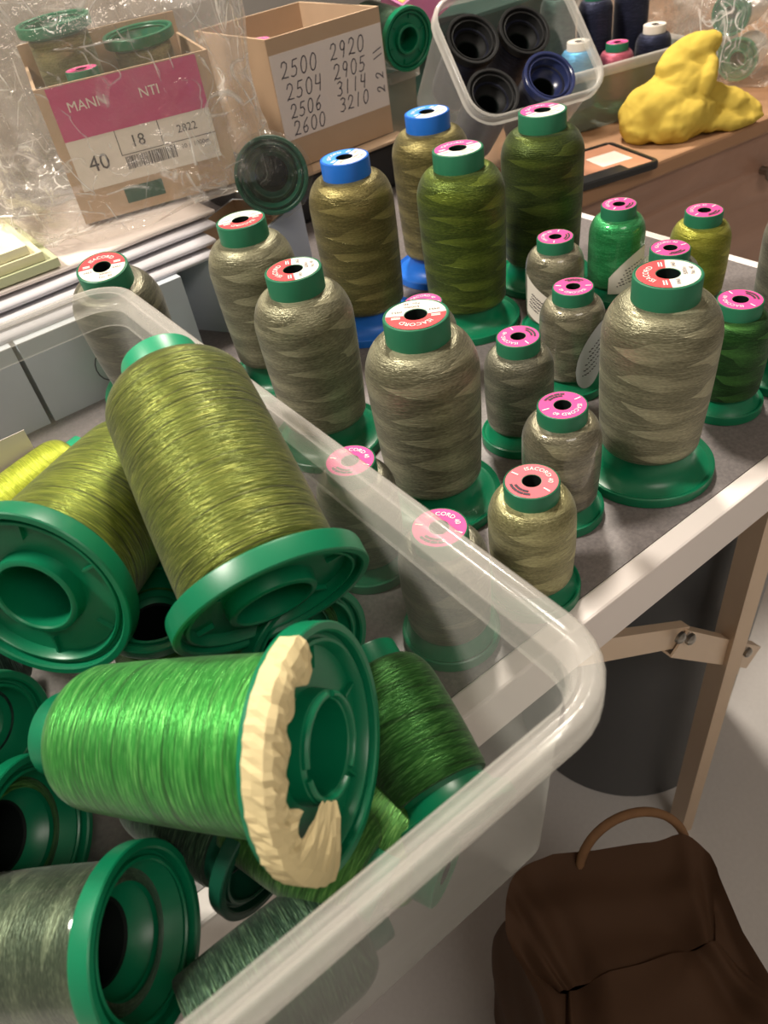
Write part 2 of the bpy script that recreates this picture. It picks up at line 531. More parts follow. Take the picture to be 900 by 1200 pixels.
def flat_text(mb, s, size, m, frame, center=True, bold=0.0):
    """frame(x, y) -> 3-D point"""
    vs, fs, w = text_geo(s, size)
    o = w / 2 if center else 0
    mb.add([frame(x - o, y) for x, y in vs], fs, m)


def arc_text(mb, s, size, r, mid, z, m):
    """letters along a circle, tops outward, centred on angle mid"""
    vs, fs, w = text_geo(s, size)
    pts = []
    for x, y in vs:
        a = mid - (x - w / 2) / (r + size * .35)
        pts.append(((r + y) * math.cos(a), (r + y) * math.sin(a), z))
    mb.add(pts, fs, m)


# ---------------------------------------------------------------- the spools
# dims: h total, R flange, rb thread bottom, rs thread shoulder, zs height of the shoulder, zt where thread meets the cap, rc cap
DIM = {
    'king': dict(zb=.0270, t=.0, h=.150, R=.0470, rb=.0338, rs=.0372, zs=.110, zt=.134, rc=.0207),
    'tall': dict(zb=.0260, t=.0, h=.163, R=.0500, rb=.0368, rs=.0390, zs=.124, zt=.147, rc=.0220),
    'mini': dict(zb=.0175, t=.0, h=.090, R=.0300, rb=.0248, rs=.0256, zs=.064, zt=.079, rc=.0159),
    'cone': dict(zb=.0135, t=.0030, h=.150, R=.0468, rb=.0375, rs=.0365, zs=.120, zt=.136, rc=.0200),
    'medium': dict(zb=.0125, t=.0020, h=.125, R=.0370, rb=.0300, rs=.0305, zs=.098, zt=.113, rc=.0170),
}


def lab_king(mb, d, z, up, c1, strings):
    """two-tone label: coloured half towards `up`, white half with print"""
    ri, ro = d['rc'] * .36, d['rc'] * .90
    mb.lathe([(ri, z), (ro, z)], M['lab_white'], 48)
    n, ch = 40, -0.0005
    vs, fs = [], []
    a_lo = math.asin(ch / ro) + .02
    for i in range(n + 1):
        a = a_lo + (PI - 2 * a_lo) * i / n
        s = math.sin(a)
        rin = ri if s >= 0 else max(ri, abs(ch / s))
        rin = min(rin, ro)
        for r in (rin, ro):
            x, y = r * math.cos(a), r * math.sin(a)
            vs.append((x, y, z + .00015))
    for i in range(n):
        fs.append((2 * i, 2 * i + 1, 2 * i + 3, 2 * i + 2))
    R = Matrix.Rotation(up - PI / 2, 4, 'Z')
    sub = MB()
    sub.add(vs, fs, c1)
    zz = z + .0003
    s = d['rc'] / .0207
    arc_text(sub, 'ISACORD', .0052 * s, ro * .60, PI / 2, zz, M['ink_white'])
    for k, sx in ((0, -1), (1, 1)):
        for q in range(2):
            x0 = sx * ro * .66
            sub.box((x0 - .0028 * s, (.0020 + q * .0016) * s, zz - .0001), (x0 + .0028 * s, (.0028 + q * .0016) * s, zz), M['ink_white'])
    fr = lambda dx, dy: (lambda x, y: (x + dx, y + dy, zz))
    flat_text(sub, strings[0], .0034 * s, M['ink'], fr(-ro * .62, -.0055 * s))
    flat_text(sub, strings[1], .0036 * s, M['ink'], fr(ro * .12, -.0110 * s))
    flat_text(sub, strings[2], .0036 * s, M['ink'], fr(ro * .12, -.0152 * s))
    flat_text(sub, strings[3], .0034 * s, M['ink'], fr(ro * .62, -.0055 * s))
    mb.v_off = len(mb.v)
    b = len(mb.v)
    for f, mi in zip(sub.f, sub.mi):
        mb.f.append([b + j for j in f])
        mb.mi.append(mb.slot(sub.mats[mi]))
        mb.uv.append([(0, 0)] * len(f))
    mb.v += [R @ p for p in sub.v]


def lab_mini(mb, d, z, up, c1):
    ri, ro = d['rc'] * .36, d['rc'] * .93
    mb.lathe([(ri, z), (ro, z)], c1, 40)
    zz = z + .0003
    arc_text(mb, 'ISACORD 40', .0042, ro * .62, up, zz, M['ink_white'])
    for k in (-1, 1):                       # the short rules left and right of the hole
        a = up + k * PI / 2 * 1.05
        q = Matrix.Rotation(a, 4, 'Z')
        mb.box((ro * .62, -.0004, zz - .0001), (ro * .92, .0004, zz), M['ink_white'], q)
    arc = up + PI
    for row, (rr, span, cnt) in enumerate(((.80, 1.15, 11), (.64, .9, 8))):       # small print too fine to read
        for i in range(cnt):
            a = arc + span * (i / (cnt - 1) - .5)
            q = Matrix.Rotation(a, 4, 'Z')
            wdt = .0005 if i % 3 else .0009
            mb.box((ro * rr - .0008, -wdt, zz - .0001), (ro * rr + .0008, wdt, zz), M['ink'], q)


def upright_frame(loc):
    """turn the seam of the windings away from the lens"""
    return math.atan2(loc[1], loc[0])


def dirang(deg):
    """direction given round the clock as seen from the lens, on the ground: 0 right, 90 away"""
    v = R2 * math.cos(math.radians(deg)) + U2 * math.sin(math.radians(deg))
    return math.atan2(v.y, v.x)


def thread_profile(d, hgt=None):
    h = d['h'] if hgt is None else hgt
    k = h / d['h']
    zb, zs, zt = d['zb'], d['zs'] + (h - d['h']), d['zt'] + (h - d['h'])
    rb, rs, rc = d['rb'], d['rs'], d['rc']
    pr = [(rb * .72, zb - .001), (rb * .97, zb), (rb, zb + .002)]
    n = 26
    for i in range(1, n + 1):
        t = i / n
        z = zb + .002 + (zs - zb - .002) * t
        r = rb + (rs - rb) * t + math.sin(t * PI) * .0006
        pr.append((r, z))
    m = 12
    rt = rc * 1.12
    for i in range(1, m + 1):
        t = i / m
        a = t * PI / 2
        # rounded shoulder running into a sloping top
        r = rs + (rt - rs) * (1 - math.cos(a)) ** .85
        z = zs + (zt - zs) * (math.sin(a) ** .95)
        pr.append((r, z))
    pr.append((rc * .98, zt + .0004))
    return pr


def spool(dim, loc, thread, label, group, cap='green', lab=None, up=90, strings=('0453', '5000m', 'No. 40', '0453'),
          base='green', tip=None, under='ring', flange=True, name='thread_spool', cat='thread spool', hgt=None, twist=0.0, seg=72, ov=None):
    """one spool of thread: windings, core collar (with label), foot. Upright at loc, or lying with its foot at loc and its top towards tip."""
    d = dict(DIM[dim])
    if hgt:
        dz = hgt - d['h']
        d['h'] = hgt; d['zs'] += dz; d['zt'] += dz
    d.update(ov or {})
    root = empty(name, loc, label, cat, group)
    if tip is not None:
        ax = (Vector(tip) - Vector(loc)).normalized()
        q = Vector((0, 0, 1)).rotation_difference(ax)
        # roll so that the seam looks away from the lens
        away = (Vector(loc) - Vector((0, 0, CAMZ))).normalized()
        loc_away = q.inverted() @ away
        roll = math.atan2(loc_away.y, loc_away.x)
        root.rotation_mode = 'QUATERNION'
        from mathutils import Quaternion
        root.rotation_quaternion = q @ Quaternion((0, 0, 1), roll + twist)
        wrot = 0
    else:
        wrot = upright_frame(loc)
        root.rotation_euler = (0, 0, wrot)
    capm = {'green': M['green_cap'], 'mint': M['mint_cap'], 'blue': M['blue'], 'base': M['green_base'], 'dark': M['green_dark'], 'white': M['lab_white']}[cap]
    basem = {'green': M['green_base'], 'blue': M['blue'], 'dark': M['green_dark'], 'white': M['lab_white']}[base]
    h, R, rb, rc = d['h'], d['R'], d['rb'], d['rc']
    # windings
    mb = MB()
    mb.lathe(thread_profile(d), T[thread], seg)
    mb.build('thread', root, angle=60)
    # collar with bore
    mb = MB()
    rh = rc * .34
    zt = d['zt'] - .002
    mb.lathe([(rc * 1.0, zt), (rc * 1.0, h - .0012), (rc * .985, h - .0004), (rc * .95, h), (rc * .93, h - .0004), (rh, h - .0004)], capm, 56)
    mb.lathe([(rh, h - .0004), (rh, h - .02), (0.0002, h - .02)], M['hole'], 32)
    c = mb.build('cap', root, angle=30)
    if lab:
        mb = MB()
        z = h - .0002
        a = dirang(up) - wrot
        if lab in ('red', 'pinkwhite', 'bluewhite'):
            lab_king(mb, d, z, a, {'red': M['lab_red'], 'pinkwhite': M['lab_pink'], 'bluewhite': M['lab_blue']}[lab], strings)
        else:
            lab_mini(mb, d, z, a, {'pink': M['lab_pink'], 'salmon': M['lab_salmon'], 'cream': M['lab_white']}[lab])
        mb.build('label', c, smooth=False)
    if not flange:
        return root
    # foot: a dish with a rolled rim, hollow below
    mb = MB()
    t, zb = d['t'], d['zb']
    rin = R - .0034
    if zb > .0145:
        top = [(rb * .60, zb + .001), (rb * .90, zb), (rb * .885, zb - .004), (rb * .90, .0150), (rb * .96, .0108), (rb * 1.06, .0078), (rb + (R - rb) * .55, .0060)]
    else:
        top = [(rb * .70, zb + .001), (rb * .98, zb), (rb + (R - rb) * .45, .0074 + t)]
    top += [(rin - .0008, .0056 + t), (rin, .0062 + t), (R - .0012, .0078 + t), (R - .0003, .0072 + t), (R, .0060 + t), (R, .0006), (R - .0006, 0)]
    deep = under == 'deep'
    bot = [(R - .0032, 0), (R - .0040, .0008), (R - .0044, .0040), (R - .0052, .0046), (R - .0062, .0046), (R - .0066, .0022), (R - .0078, .0020), (R - .0084, .0028)]
    if deep:
        bot += [(R * .80, .0045), (R * .72, .012), (R * .60, .0200), (R * .46, .0235)]
    else:
        hub = R * .40
        bot += [(R * .80, .0050 + t * .8), (hub + .003, .0053 + t * .8), (hub + .0022, .0012), (hub + .0012, .0006), (hub - .0005, .0006), (hub - .0012, .0014), (hub - .0018, .03), (.0004, .03)]
    mb.lathe(top + bot, basem, seg)
    if deep:
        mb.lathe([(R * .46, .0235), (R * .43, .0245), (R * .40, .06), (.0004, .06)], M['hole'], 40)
    if not deep:
        for k in range(6):
            q = Matrix.Rotation(PI / 3 * k + .3, 4, 'Z')
            mb.box((R * .62, -.0006, .0036 + t * .5), (R * .80, .0006, .0056 + t * .8), basem, q)
    mb.build('foot', root, angle=35)
    return root


G_KING = 'large spools on the table'
G_MINI = 'small pink-topped spools on the table'

# large spools standing on the table
spool('king', (.2481, .3433, 0), 'khaki', 'large khaki spool with red and white top in the middle of the table front', G_KING, lab='red', up=262)
spool('king', (.3775, .2596, 0), 'khaki', 'large khaki spool with red and white top nearest the white table edge', G_KING, lab='red', up=172, strings=('0463', '5000m', 'No. 40', '0453'))
spool('king', (.2350, .4659, 0), 'khaki', 'large khaki spool with red and white top just left behind the middle spool', G_KING, lab='red', up=190)
spool('king', (.2590, .5870, 0), 'khaki', 'large khaki spool with red and white top directly in front of the grey boxes', G_KING, lab='red', up=285)
spool('king', (.1560, .6420, .0092), 'khaki_grey', 'large khaki spool leaning behind the far corner of the clear bin', G_KING, lab='red', up=25, tip=(.1440, .6130, .1540), hgt=.139)
spool('tall', (.3760, .5990, 0), 'khaki_olive', 'large olive-khaki spool with blue top and blue foot, in front of the handwritten box', G_KING, cap='blue', lab='bluewhite', up=150, base='blue')
spool('tall', (.5000, .6340, 0), 'khaki_olive', 'large olive-khaki spool with blue top standing behind the moss green spool', G_KING, cap='blue', lab='bluewhite', up=140, base='blue')
spool('tall', (.4420, .5230, 0), 'moss', 'large moss green spool with pink and white top beside the blue-topped spools', G_KING, lab='pinkwhite', up=105)
spool('tall', (.5520, .5310, 0), 'moss_dark', 'large dark moss green spool with pink and white top, rightmost of the tall back row', G_KING, lab='pinkwhite', up=115)
spool('king', (.5520, .2580, 0), 'khaki_grey', 'large grey-khaki spool cut off by the right edge of the photo', G_KING, lab='red', up=120)

# small spools
spool('mini', (.2342, .2326, 0), 'khaki_pale', 'small pale khaki spool with faded pink top nearest the table corner', G_MINI, lab='salmon', up=40)
spool('mini', (.2997, .2704, 0), 'khaki_wrap', 'small film-wrapped khaki spool with pink top just behind the faded pink one', G_MINI, lab='pink', up=285)
spool('mini', (.3420, .3520, 0), 'khaki_grey', 'small grey-khaki spool with pink top right of the middle large khaki spool', G_MINI, lab='pink', up=200)
spool('mini', (.4220, .3730, 0), 'khaki_wrap', 'small film-wrapped khaki spool with leaf-shaped paper label on its side', G_MINI, lab='pink', up=250)
spool('mini', (.4820, .4480, 0), 'khaki_wrap', 'small film-wrapped khaki spool with white side label beside the emerald spool', G_MINI, lab='pink', up=160)
spool('mini', (.5665, .4495, 0), 'emerald', 'small film-wrapped emerald green spool with pink top and big white label', G_MINI, lab='pink', up=140)
spool('mini', (.5940, .3800, 0), 'lime', 'small yellow-green spool with pink top at the far right back', G_MINI, lab='pink', up=120)
spool('mini', (.5180, .3570, 0), 'khaki_grey', 'small spool with pink top mostly hidden behind the big edge spool', G_MINI, lab='pink', up=100)
spool('mini', (.4770, .2665, 0), 'leaf', 'small leaf green spool with pink top right of the big edge spool', G_MINI, lab='pink', up=200)
spool('mini', (.1730, .3250, 0), 'khaki_grey', 'small khaki spool with pink top seen through the bin wall, the farther of two', G_MINI, lab='pink', up=60)
spool('mini', (.1730, .2410, 0), 'khaki_grey', 'small khaki spool with pink top seen through the bin wall, the nearer of two', G_MINI, lab='pink', up=62)
spool('mini', (.3320, .4480, 0), 'khaki_grey', 'small spool whose pink top peeks from behind the middle large khaki spool', G_MINI, lab='pink', up=80)


# paper labels stuck round film-wrapped spools
def side_label(loc, dimn, a_c, outline, name, label):
    """outline(t in -1..1 across the arc) -> (z0, z1); a patch of paper hugging the windings"""
    d = DIM[dimn]
    n = 24
    mb = MB()
    vs, fs = [], []
    half = outline['half']
    rad = d['rs'] + .0007
    for i in range(n + 1):
        t = 2 * i / n - 1
        z0, z1 = outline['f'](t)
        for j in range(7):
            z = z0 + (z1 - z0) * j / 6
            a = a_c + half * t
            vs.append((rad * math.cos(a), rad * math.sin(a), z))
    for i in range(n):
        for j in range(6):
            fs.append((i * 7 + j, (i + 1) * 7 + j, (i + 1) * 7 + j + 1, i * 7 + j + 1))
    mb.add(vs, fs, M['lab_white'] if name != 'leaf' else M['paper_grey'])
    for row in range(5):
        t = -.45 + .2 * row
        for q in range(7):
            tt = t * .4 - .45 + .13 * q
            z0, z1 = outline['f'](tt)
            zc = z0 + (z1 - z0) * (.3 + .1 * row)
            if z1 - z0 < .012:
                continue
            w = .0011 if (q + row) % 3 else .0006
            for dz in (0,):
                a = a_c + half * tt
                rr = rad + .0002
                c0 = [((rr) * math.cos(a + s * w / rr), rr * math.sin(a + s * w / rr), zc + k * .0005) for s, k in ((-1, -1), (1, -1), (1, 1), (-1, 1))]
                mb.quad(*c0, M['ink'])
    return mb


def attach_side_label(root, mb):
    wrot = root.rotation_euler.z
    o = mb.build('paper_label', root, angle=60)
    o.rotation_euler = (0, 0, -wrot)
    return o


def find(label_part):
    for o in COL.objects:
        if label_part in o.get('label', ''):
            return o


attach_side_label(find('leaf-shaped'), side_label(0, 'mini', dirang(-62), dict(half=.62, f=lambda t: (.040 + .012 * t - .026 * math.sqrt(max(0, 1 - t * t)), .040 + .012 * t + .024 * math.sqrt(max(0, 1 - t * t)))), 'leaf', ''))
attach_side_label(find('white side label'), side_label(0, 'mini', dirang(-140), dict(half=.5, f=lambda t: (.020 - .006 * t, .062 - .018 * (t + 1) / 2)), 'plain', ''))
attach_side_label(find('emerald green'), side_label(0, 'mini', dirang(-72), dict(half=.85, f=lambda t: (.014, .040 + .022 * (t + 1) / 2 - .010 * t * t)), 'plain', ''))

# ---------------------------------------------------------------- spools lying in the clear bin
G_BIN = 'spools lying in the clear bin'
spool('cone', (.0684, .2255, .1235), 'olive', 'large olive gold spool on top of the pile, mint cap up against the bin rim', G_BIN, cap='mint', tip=(.0928, .3537, .1868), hgt=.145)
spool('cone', (-.0156, .3003, .1335), 'olive2', 'large bright olive spool left of and under the top olive spool, foot facing out', G_BIN, cap='mint', tip=(.0900, .4060, .1060), hgt=.143)
GREEN = spool('cone', (.0483, .1532, .1205), 'grass', 'large bright green spool lying on its side with torn masking tape on its foot', G_BIN, cap='base', tip=(-.0345, .2560, .0947), under='tape', hgt=.134, ov=dict(rb=.0352, rs=.0305, zs=.108, zt=.120, rc=.0185))
spool('medium', (-.042, .170, .058), 'sage_wrap', 'film-wrapped sage grey spool nearest the lower left, hollow foot facing out', G_BIN, cap='base', tip=(-.125, .240, .034), under='deep')
spool('mini', (.012, .178, .037), 'pine', 'dark green spool whose hollow foot shows beside the film-wrapped sage spool', G_BIN, cap='dark', base='dark', tip=(-.018, .262, .038), under='deep')
spool('mini', (.085, .130, .040), 'forest', 'forest green spool lying along the near right wall, green collar up', G_BIN, cap='base', tip=(.100, .210, .064), hgt=.092)
spool('mini', (-.062, .136, .0335), 'pine', 'dark pine spool on the bin floor at the bottom of the photo', G_BIN, cap='dark', tip=(.035, .134, .030), hgt=.1, flange=False)
spool('mini', (-.062, .300, .072), 'teal_dark', 'small spool showing its pale-lit green foot at the left edge of the photo', G_BIN, cap='base', tip=(-.110, .390, .050), under='deep')
spool('medium', (-.066, .252, .048), 'fern', 'spool under the bright green one with the arc of its foot showing at lower left', G_BIN, cap='base', tip=(-.120, .300, .034), under='deep', hgt=.09)
spool('mini', (.030, .302, .094), 'fern', 'small spool with foot upward in the gap between the two large olive spools', G_BIN, cap='base', tip=(.022, .324, .012), under='deep')
spool('mini', (.052, .372, .050), 'teal_dark', 'dark teal spool deep in the gap beneath the two large olive spools', G_BIN, cap='base', tip=(.010, .440, .040))
spool('mini', (-.032, .512, .040), 'limebright', 'small lime green spool lying at the far left of the clear bin', G_BIN, cap='mint', tip=(.057, .532, .048), hgt=.098)
spool('medium', (.082, .240, .062), 'forest', 'spool whose dark green foot shows behind the bright green spool', G_BIN, cap='base', tip=(.072, .36, .046), under='deep')
spool('mini', (.034, .205, .036), 'fern', 'fern green spool under the taped foot, close to the near bin wall', G_BIN, cap='base', tip=(.070, .122, .030), flange=False)
spool('mini', (.012, .212, .056), 'fern', 'fern green spool under the torn end of the masking tape', G_BIN, cap='base', tip=(.044, .130, .040), flange=False)


spool('medium', (-.150, .418, .041), 'teal_dark', 'dark teal spool lying low at the left edge behind the pale-lit foot', G_BIN, cap='base', tip=(-.020, .392, .036))


# details of the bright green spool: notched hub, ribs, masking tape
def tape_details(root):
    R = DIM['cone']['R']
    basem = M['green_base']
    foot = [c for c in root.children if c.name.startswith('foot')][0]
    mb = MB()
    gaps = (0.5, 2.6, 4.5)
    r1, r0 = .0205, .0180
    for i in range(3):
        a0, a1 = gaps[i] + .12, (gaps[(i + 1) % 3] + (2 * PI if i == 2 else 0)) - .12
        prof = [(r1, .008), (r1, -.0005), (r1 - .0008, -.0014), (r0 + .0006, -.0014), (r0, -.0005), (r0, .008)]
        mb.lathe(prof, basem, 28, a0=a0, a1=a1)
        for a in (a0, a1):
            c, s = math.cos(a), math.sin(a)
            mb.add([(r * c, r * s, z) for r, z in prof], [tuple(range(len(prof)))], basem)
    mb.build('hub_ring', foot, angle=35)


tape_details(GREEN)


def masking_tape(root):
    """crumpled strip following one side of the rim: wraps from the windings over the rim and inwards"""
    R = DIM['cone']['R']
    n, k = 52, 8
    vs, fs = [], []
    q = root.rotation_quaternion
    # angles are set about the axis, measured from the direction that is up in the picture
    ax = q @ Vector((0, 0, 1))
    up = Vector((0, 0, 1)) - ax * ax.z
    up.normalize()
    lu = q.inverted() @ up
    a_up = math.atan2(lu.y, lu.x)
    # which way round is the left side as seen from the lens
    left = q.inverted() @ (-R2)
    cross = lu.x * left.y - lu.y * left.x
    sgn = 1 if cross > 0 else -1
    for i in range(n + 1):
        t = i / n
        a = a_up + sgn * math.radians(-20 + 152 * t)
        inner = .0105 + .006 * noise.noise(Vector((t * 9, 0, 3))) + (0.017 * min(1, max(0, (t - .72) / .06)) if t > .72 else 0)
        inner += .0035 * abs(math.sin(t * 23)) * (1 if t < .75 else .3)
        outer = .005 + .0015 * noise.noise(Vector((t * 7, 5, 1)))
        for j in range(k):
            s = j / (k - 1)
            wr = .0014 * abs(noise.noise(Vector((t * 30, s * 4, 2.2)))) + .0010 * noise.noise(Vector((t * 90, s * 9, 7))) - .0005
            if s < .30:                       # outside of the rim
                u = s / .30
                r = R + .0012 + wr
                z = .0075 - u * .0085
            else:                             # across the open side of the foot
                u = (s - .30) / .70
                r = R + .001 - u * inner
                z = -.0016 - .0016 * math.sin(u * PI) + wr * 1.4
            vs.append((r * math.cos(a), r * math.sin(a), z))
    for i in range(n):
        for j in range(k - 1):
            fs.append((i * k + j, (i + 1) * k + j, (i + 1) * k + j + 1, i * k + j + 1))
    mb = MB()
    mb.add(vs, fs, M['tape'])
    o = mb.build('masking_tape', root, smooth=False)
    o['label'] = 'torn cream masking tape'
    sd = o.modifiers.new('solid', 'SOLIDIFY')
    sd.thickness = .0004


masking_tape(GREEN)


# ---------------------------------------------------------------- the clear bin
def rrect(x0, y0, x1, y1, r, n=8):
    pts = []
    for cx, cy, a in ((x1 - r, y1 - r, 0), (x0 + r, y1 - r, PI / 2), (x0 + r, y0 + r, PI), (x1 - r, y0 + r, 1.5 * PI)):
        for i in range(n + 1):
            b = a + PI / 2 * i / n
            pts.append((cx + r * math.cos(b), cy + r * math.sin(b)))
    return pts


def loft(mb, box, r0, prof, m, cap_end=True, n=8):
    """profile [(inset, z)] carried round a rounded rectangle"""
    loops = []
    for ins, z in prof:
        r = max(.004, r0 - ins)
        loops.append([(x, y, z) for x, y in rrect(box[0] + ins, box[1] + ins, box[2] - ins, box[3] - ins, r, n)])
    k = len(loops[0])
    vs = [p for l in loops for p in l]
    fs = []
    for i in range(len(loops) - 1):
        for j in range(k):
            j2 = (j + 1) % k
            fs.append((i * k + j, i * k + j2, (i + 1) * k + j2, (i + 1) * k + j))
    if cap_end:
        fs.append(tuple((len(loops) - 1) * k + j for j in range(k))[::-1])
    mb.add(vs, fs, m)


def clear_bin(name, loc, size, h, r, label, cat, mw, mr, rot=None, wall=.026):
    root = empty(name, loc, label, cat, rot=rot)
    x0, y0, x1, y1 = size
    mb = MB()
    loft(mb, size, r, [(.0135, h - .011), (.0150, h - .026), (wall - .004, .012), (wall, .003), (wall + .006, .001)], mw)
    mb.build('bin_wall', root, angle=50)
    mb = MB()
    loft(mb, size, r, [(.0132, h - .026), (.0118, h - .0255), (.0105, h - .015), (.0012, h - .0145), (0, h - .0130), (0, h - .0015), (.0015, h), (.0052, h + .0004), (.0068, h - .0012), (.0080, h - .0016), (.0094, h - .0010), (.0112, h - .0030), (.0135, h - .011)], mr, cap_end=False)
    mb.build('rim', root, angle=60)
    return root


clear_bin('storage_bin', (0, 0, .0005), (-.250, .0868, .1425, .578), .1470, .034, 'long milky clear plastic bin full of green thread spools at the table corner', 'storage bin', M['bin'], M['binrim'])

# pale card standing in the bin
mb = MB()
mb.box((-.085, .5395, .005), (.030, .5400, .085), M['paper'])
tag(mb.build('paper_card', smooth=False, mat=Matrix.Translation((0, 0, Z0))), 'white paper card standing in the far end of the clear bin', 'card')

# ---------------------------------------------------------------- table
tb = empty('folding_table', (0, 0, -Z0), 'grey speckled folding table with white edging and cream metal legs', 'table')
TX0, TX1, TY0, TY1 = -.75, .705, .190, 1.25


def tp(o):
    return o


mb = MB()
mb.box((TX0 + .016, TY0 + .016, Z0 - .026), (TX1 - .012, TY1, Z0), M['tabletop'])
mb.build('tabletop', tb, smooth=False)
mb = MB()
mb.box((TX0, TY0, Z0 - .040), (TX1, TY0 + .016, Z0 + .0004), M['table_white'])
mb.box((TX1 - .012, TY0, Z0 - .040), (TX1, TY1, Z0 + .0004), M['table_white'])
bevel(mb.build('edging', tb, smooth=False), .002)


def channel(mb, a, b, w, dpt, th, m, open_dir):
    """folded C-section bar from a to b"""
    a, b = Vector(a), Vector(b)
    d = (b - a).normalized()
    o = Vector(open_dir)
    o = (o - d * o.dot(d)).normalized()
    s = d.cross(o)
    prof = [(-w / 2, 0), (w / 2, 0), (w / 2, dpt), (w / 2 - th, dpt), (w / 2 - th, th), (-w / 2 + th, th), (-w / 2 + th, dpt), (-w / 2, dpt)]
    vs = [p + s * x + o * y for p in (a, b) for x, y in prof]
    k = len(prof)
    fs = [(i, (i + 1) % k, k + (i + 1) % k, k + i) for i in range(k)] + [tuple(range(k))[::-1], tuple(range(k, 2 * k))]
    mb.add(vs, fs, m)


for lx, ly in ((.515, .235), (-.6, .235), (.515, 1.15), (-.6, 1.15)):
    mb = MB()
    channel(mb, (lx, ly, .0), (lx, ly, Z0 - .03), .026, .018, .002, M['metal'], (1, -.3, 0))
    channel(mb, (lx + .024, ly + .006, .34), (lx + .024, ly + .006, Z0 - .03), .022, .016, .002, M['metal'], (1, -.3, 0))
    mb.build('leg', tb, smooth=False)
mb = MB()
channel(mb, (.585, .228, Z0 - .392), (.418, .228, Z0 - .218), .030, .012, .002, M['metal'], (0, 1, 0))
channel(mb, (.430, .232, Z0 - .222), (.290, .232, Z0 - .120), .024, .010, .002, M['metal'], (0, 1, 0))
br = mb.build('brace', tb, smooth=False)
for p in ((.428, .226, Z0 - .216), (.410, .226, Z0 - .198), (.556, .226, Z0 - .352)):
    q = Matrix.Translation(p) @ Matrix.Rotation(PI / 2, 4, 'X')
    mb = MB()
    mb.lathe([(.006, 0), (.006, .003), (.004, .005), (.0002, .0055)], M['steel'], 20)
    mb.build('rivet', br, mat=q)

# ---------------------------------------------------------------- under the table
tr = empty('waste_bin', (.605, .415, -Z0), 'round charcoal plastic waste bin on the floor under the table', 'waste bin')
mb = MB()
mb.lathe([(.0005, .004), (.142, .004), (.150, 0), (.152, .006), (.162, .66), (.168, .665), (.169, .675), (.166, .68), (.160, .68), (.156, .67), (.148, .012), (.0005, .012)], M['trash'], 64)
mb.build('bin_body', tr)
mb = MB()
mb.lathe([(.1625, .64), (.171, .643), (.173, .676), (.168, .684), (.161, .683)], M['trash_in'], 64)
mb.build('bin_rim', tr)


def paper_bag():
    root = empty('paper_bag', (.222, .100, -Z0), 'crumpled brown paper bag with twisted handle standing on the floor below the bin', 'bag')
    n, k = 120, 44
    H = .385
    hx, hy = .088, .088
    vs, fs = [], []
    for j in range(k + 1):
        t = j / 30 if j <= 30 else 1
        inw = 0 if j <= 30 else (j - 30) / 14
        for i in range(n):
            a = 2 * PI * i / n
            c, s = math.cos(a), math.sin(a)
            e = .30
            sx = hx * math.copysign(abs(c) ** e, c)
            sy = hy * math.copysign(abs(s) ** e, s)
            grow = 1.30 - .30 * t + .02 * math.sin(t * PI)
            p = Vector((sx * grow, sy * grow, H * t))
            nz = noise.noise(Vector((p.x * 9, p.y * 9, p.z * 7 + 4))) * .016 + noise.ridged_multi_fractal(Vector((p.x * 7 + 3, p.y * 7, p.z * 8)), 1, 2, 3, 1, 2) * .007
            p += Vector((c, s, 0)) * nz * (.3 + t)
            p.z += (.012 * noise.noise(Vector((c * 2, s * 2, 1.5))) + .010 * c) * t ** 4
            if inw:                          # the crushed mouth folds down into the bag
                p.x *= 1 - inw * .30
                p.y *= 1 - inw
                p.z += -.010 * math.sin(min(1, inw * 2.2) * PI / 2) + .018 * noise.noise(Vector((p.x * 26, p.y * 26, 5))) * min(1, inw * 3)
            vs.append(p)
    for j in range(k):
        for i in range(n):
            i2 = (i + 1) % n
            fs.append((j * n + i, j * n + i2, (j + 1) * n + i2, (j + 1) * n + i))
    fs.append(tuple(range(n))[::-1])
    mb = MB()
    mb.add(vs, fs, M['kraft'])
    mb.build('bag_body', root, angle=50)
    pts = []
    for i in range(25):
        a = PI * i / 24
        pts.append((.034 + .052 * math.cos(a), hy - .004 + .018 * math.sin(a), H - .020 + .058 * math.sin(a)))
    mb = MB()
    mb.tube(pts, .0042, M['cord'], 10)
    mb.build('handle', root)
    root.rotation_euler = (0, 0, math.radians(-26))
    return root


paper_bag()

# ---------------------------------------------------------------- grey boxes, papers and the bagged carton at the back left
gl = 'grey card boxes behind the spools'


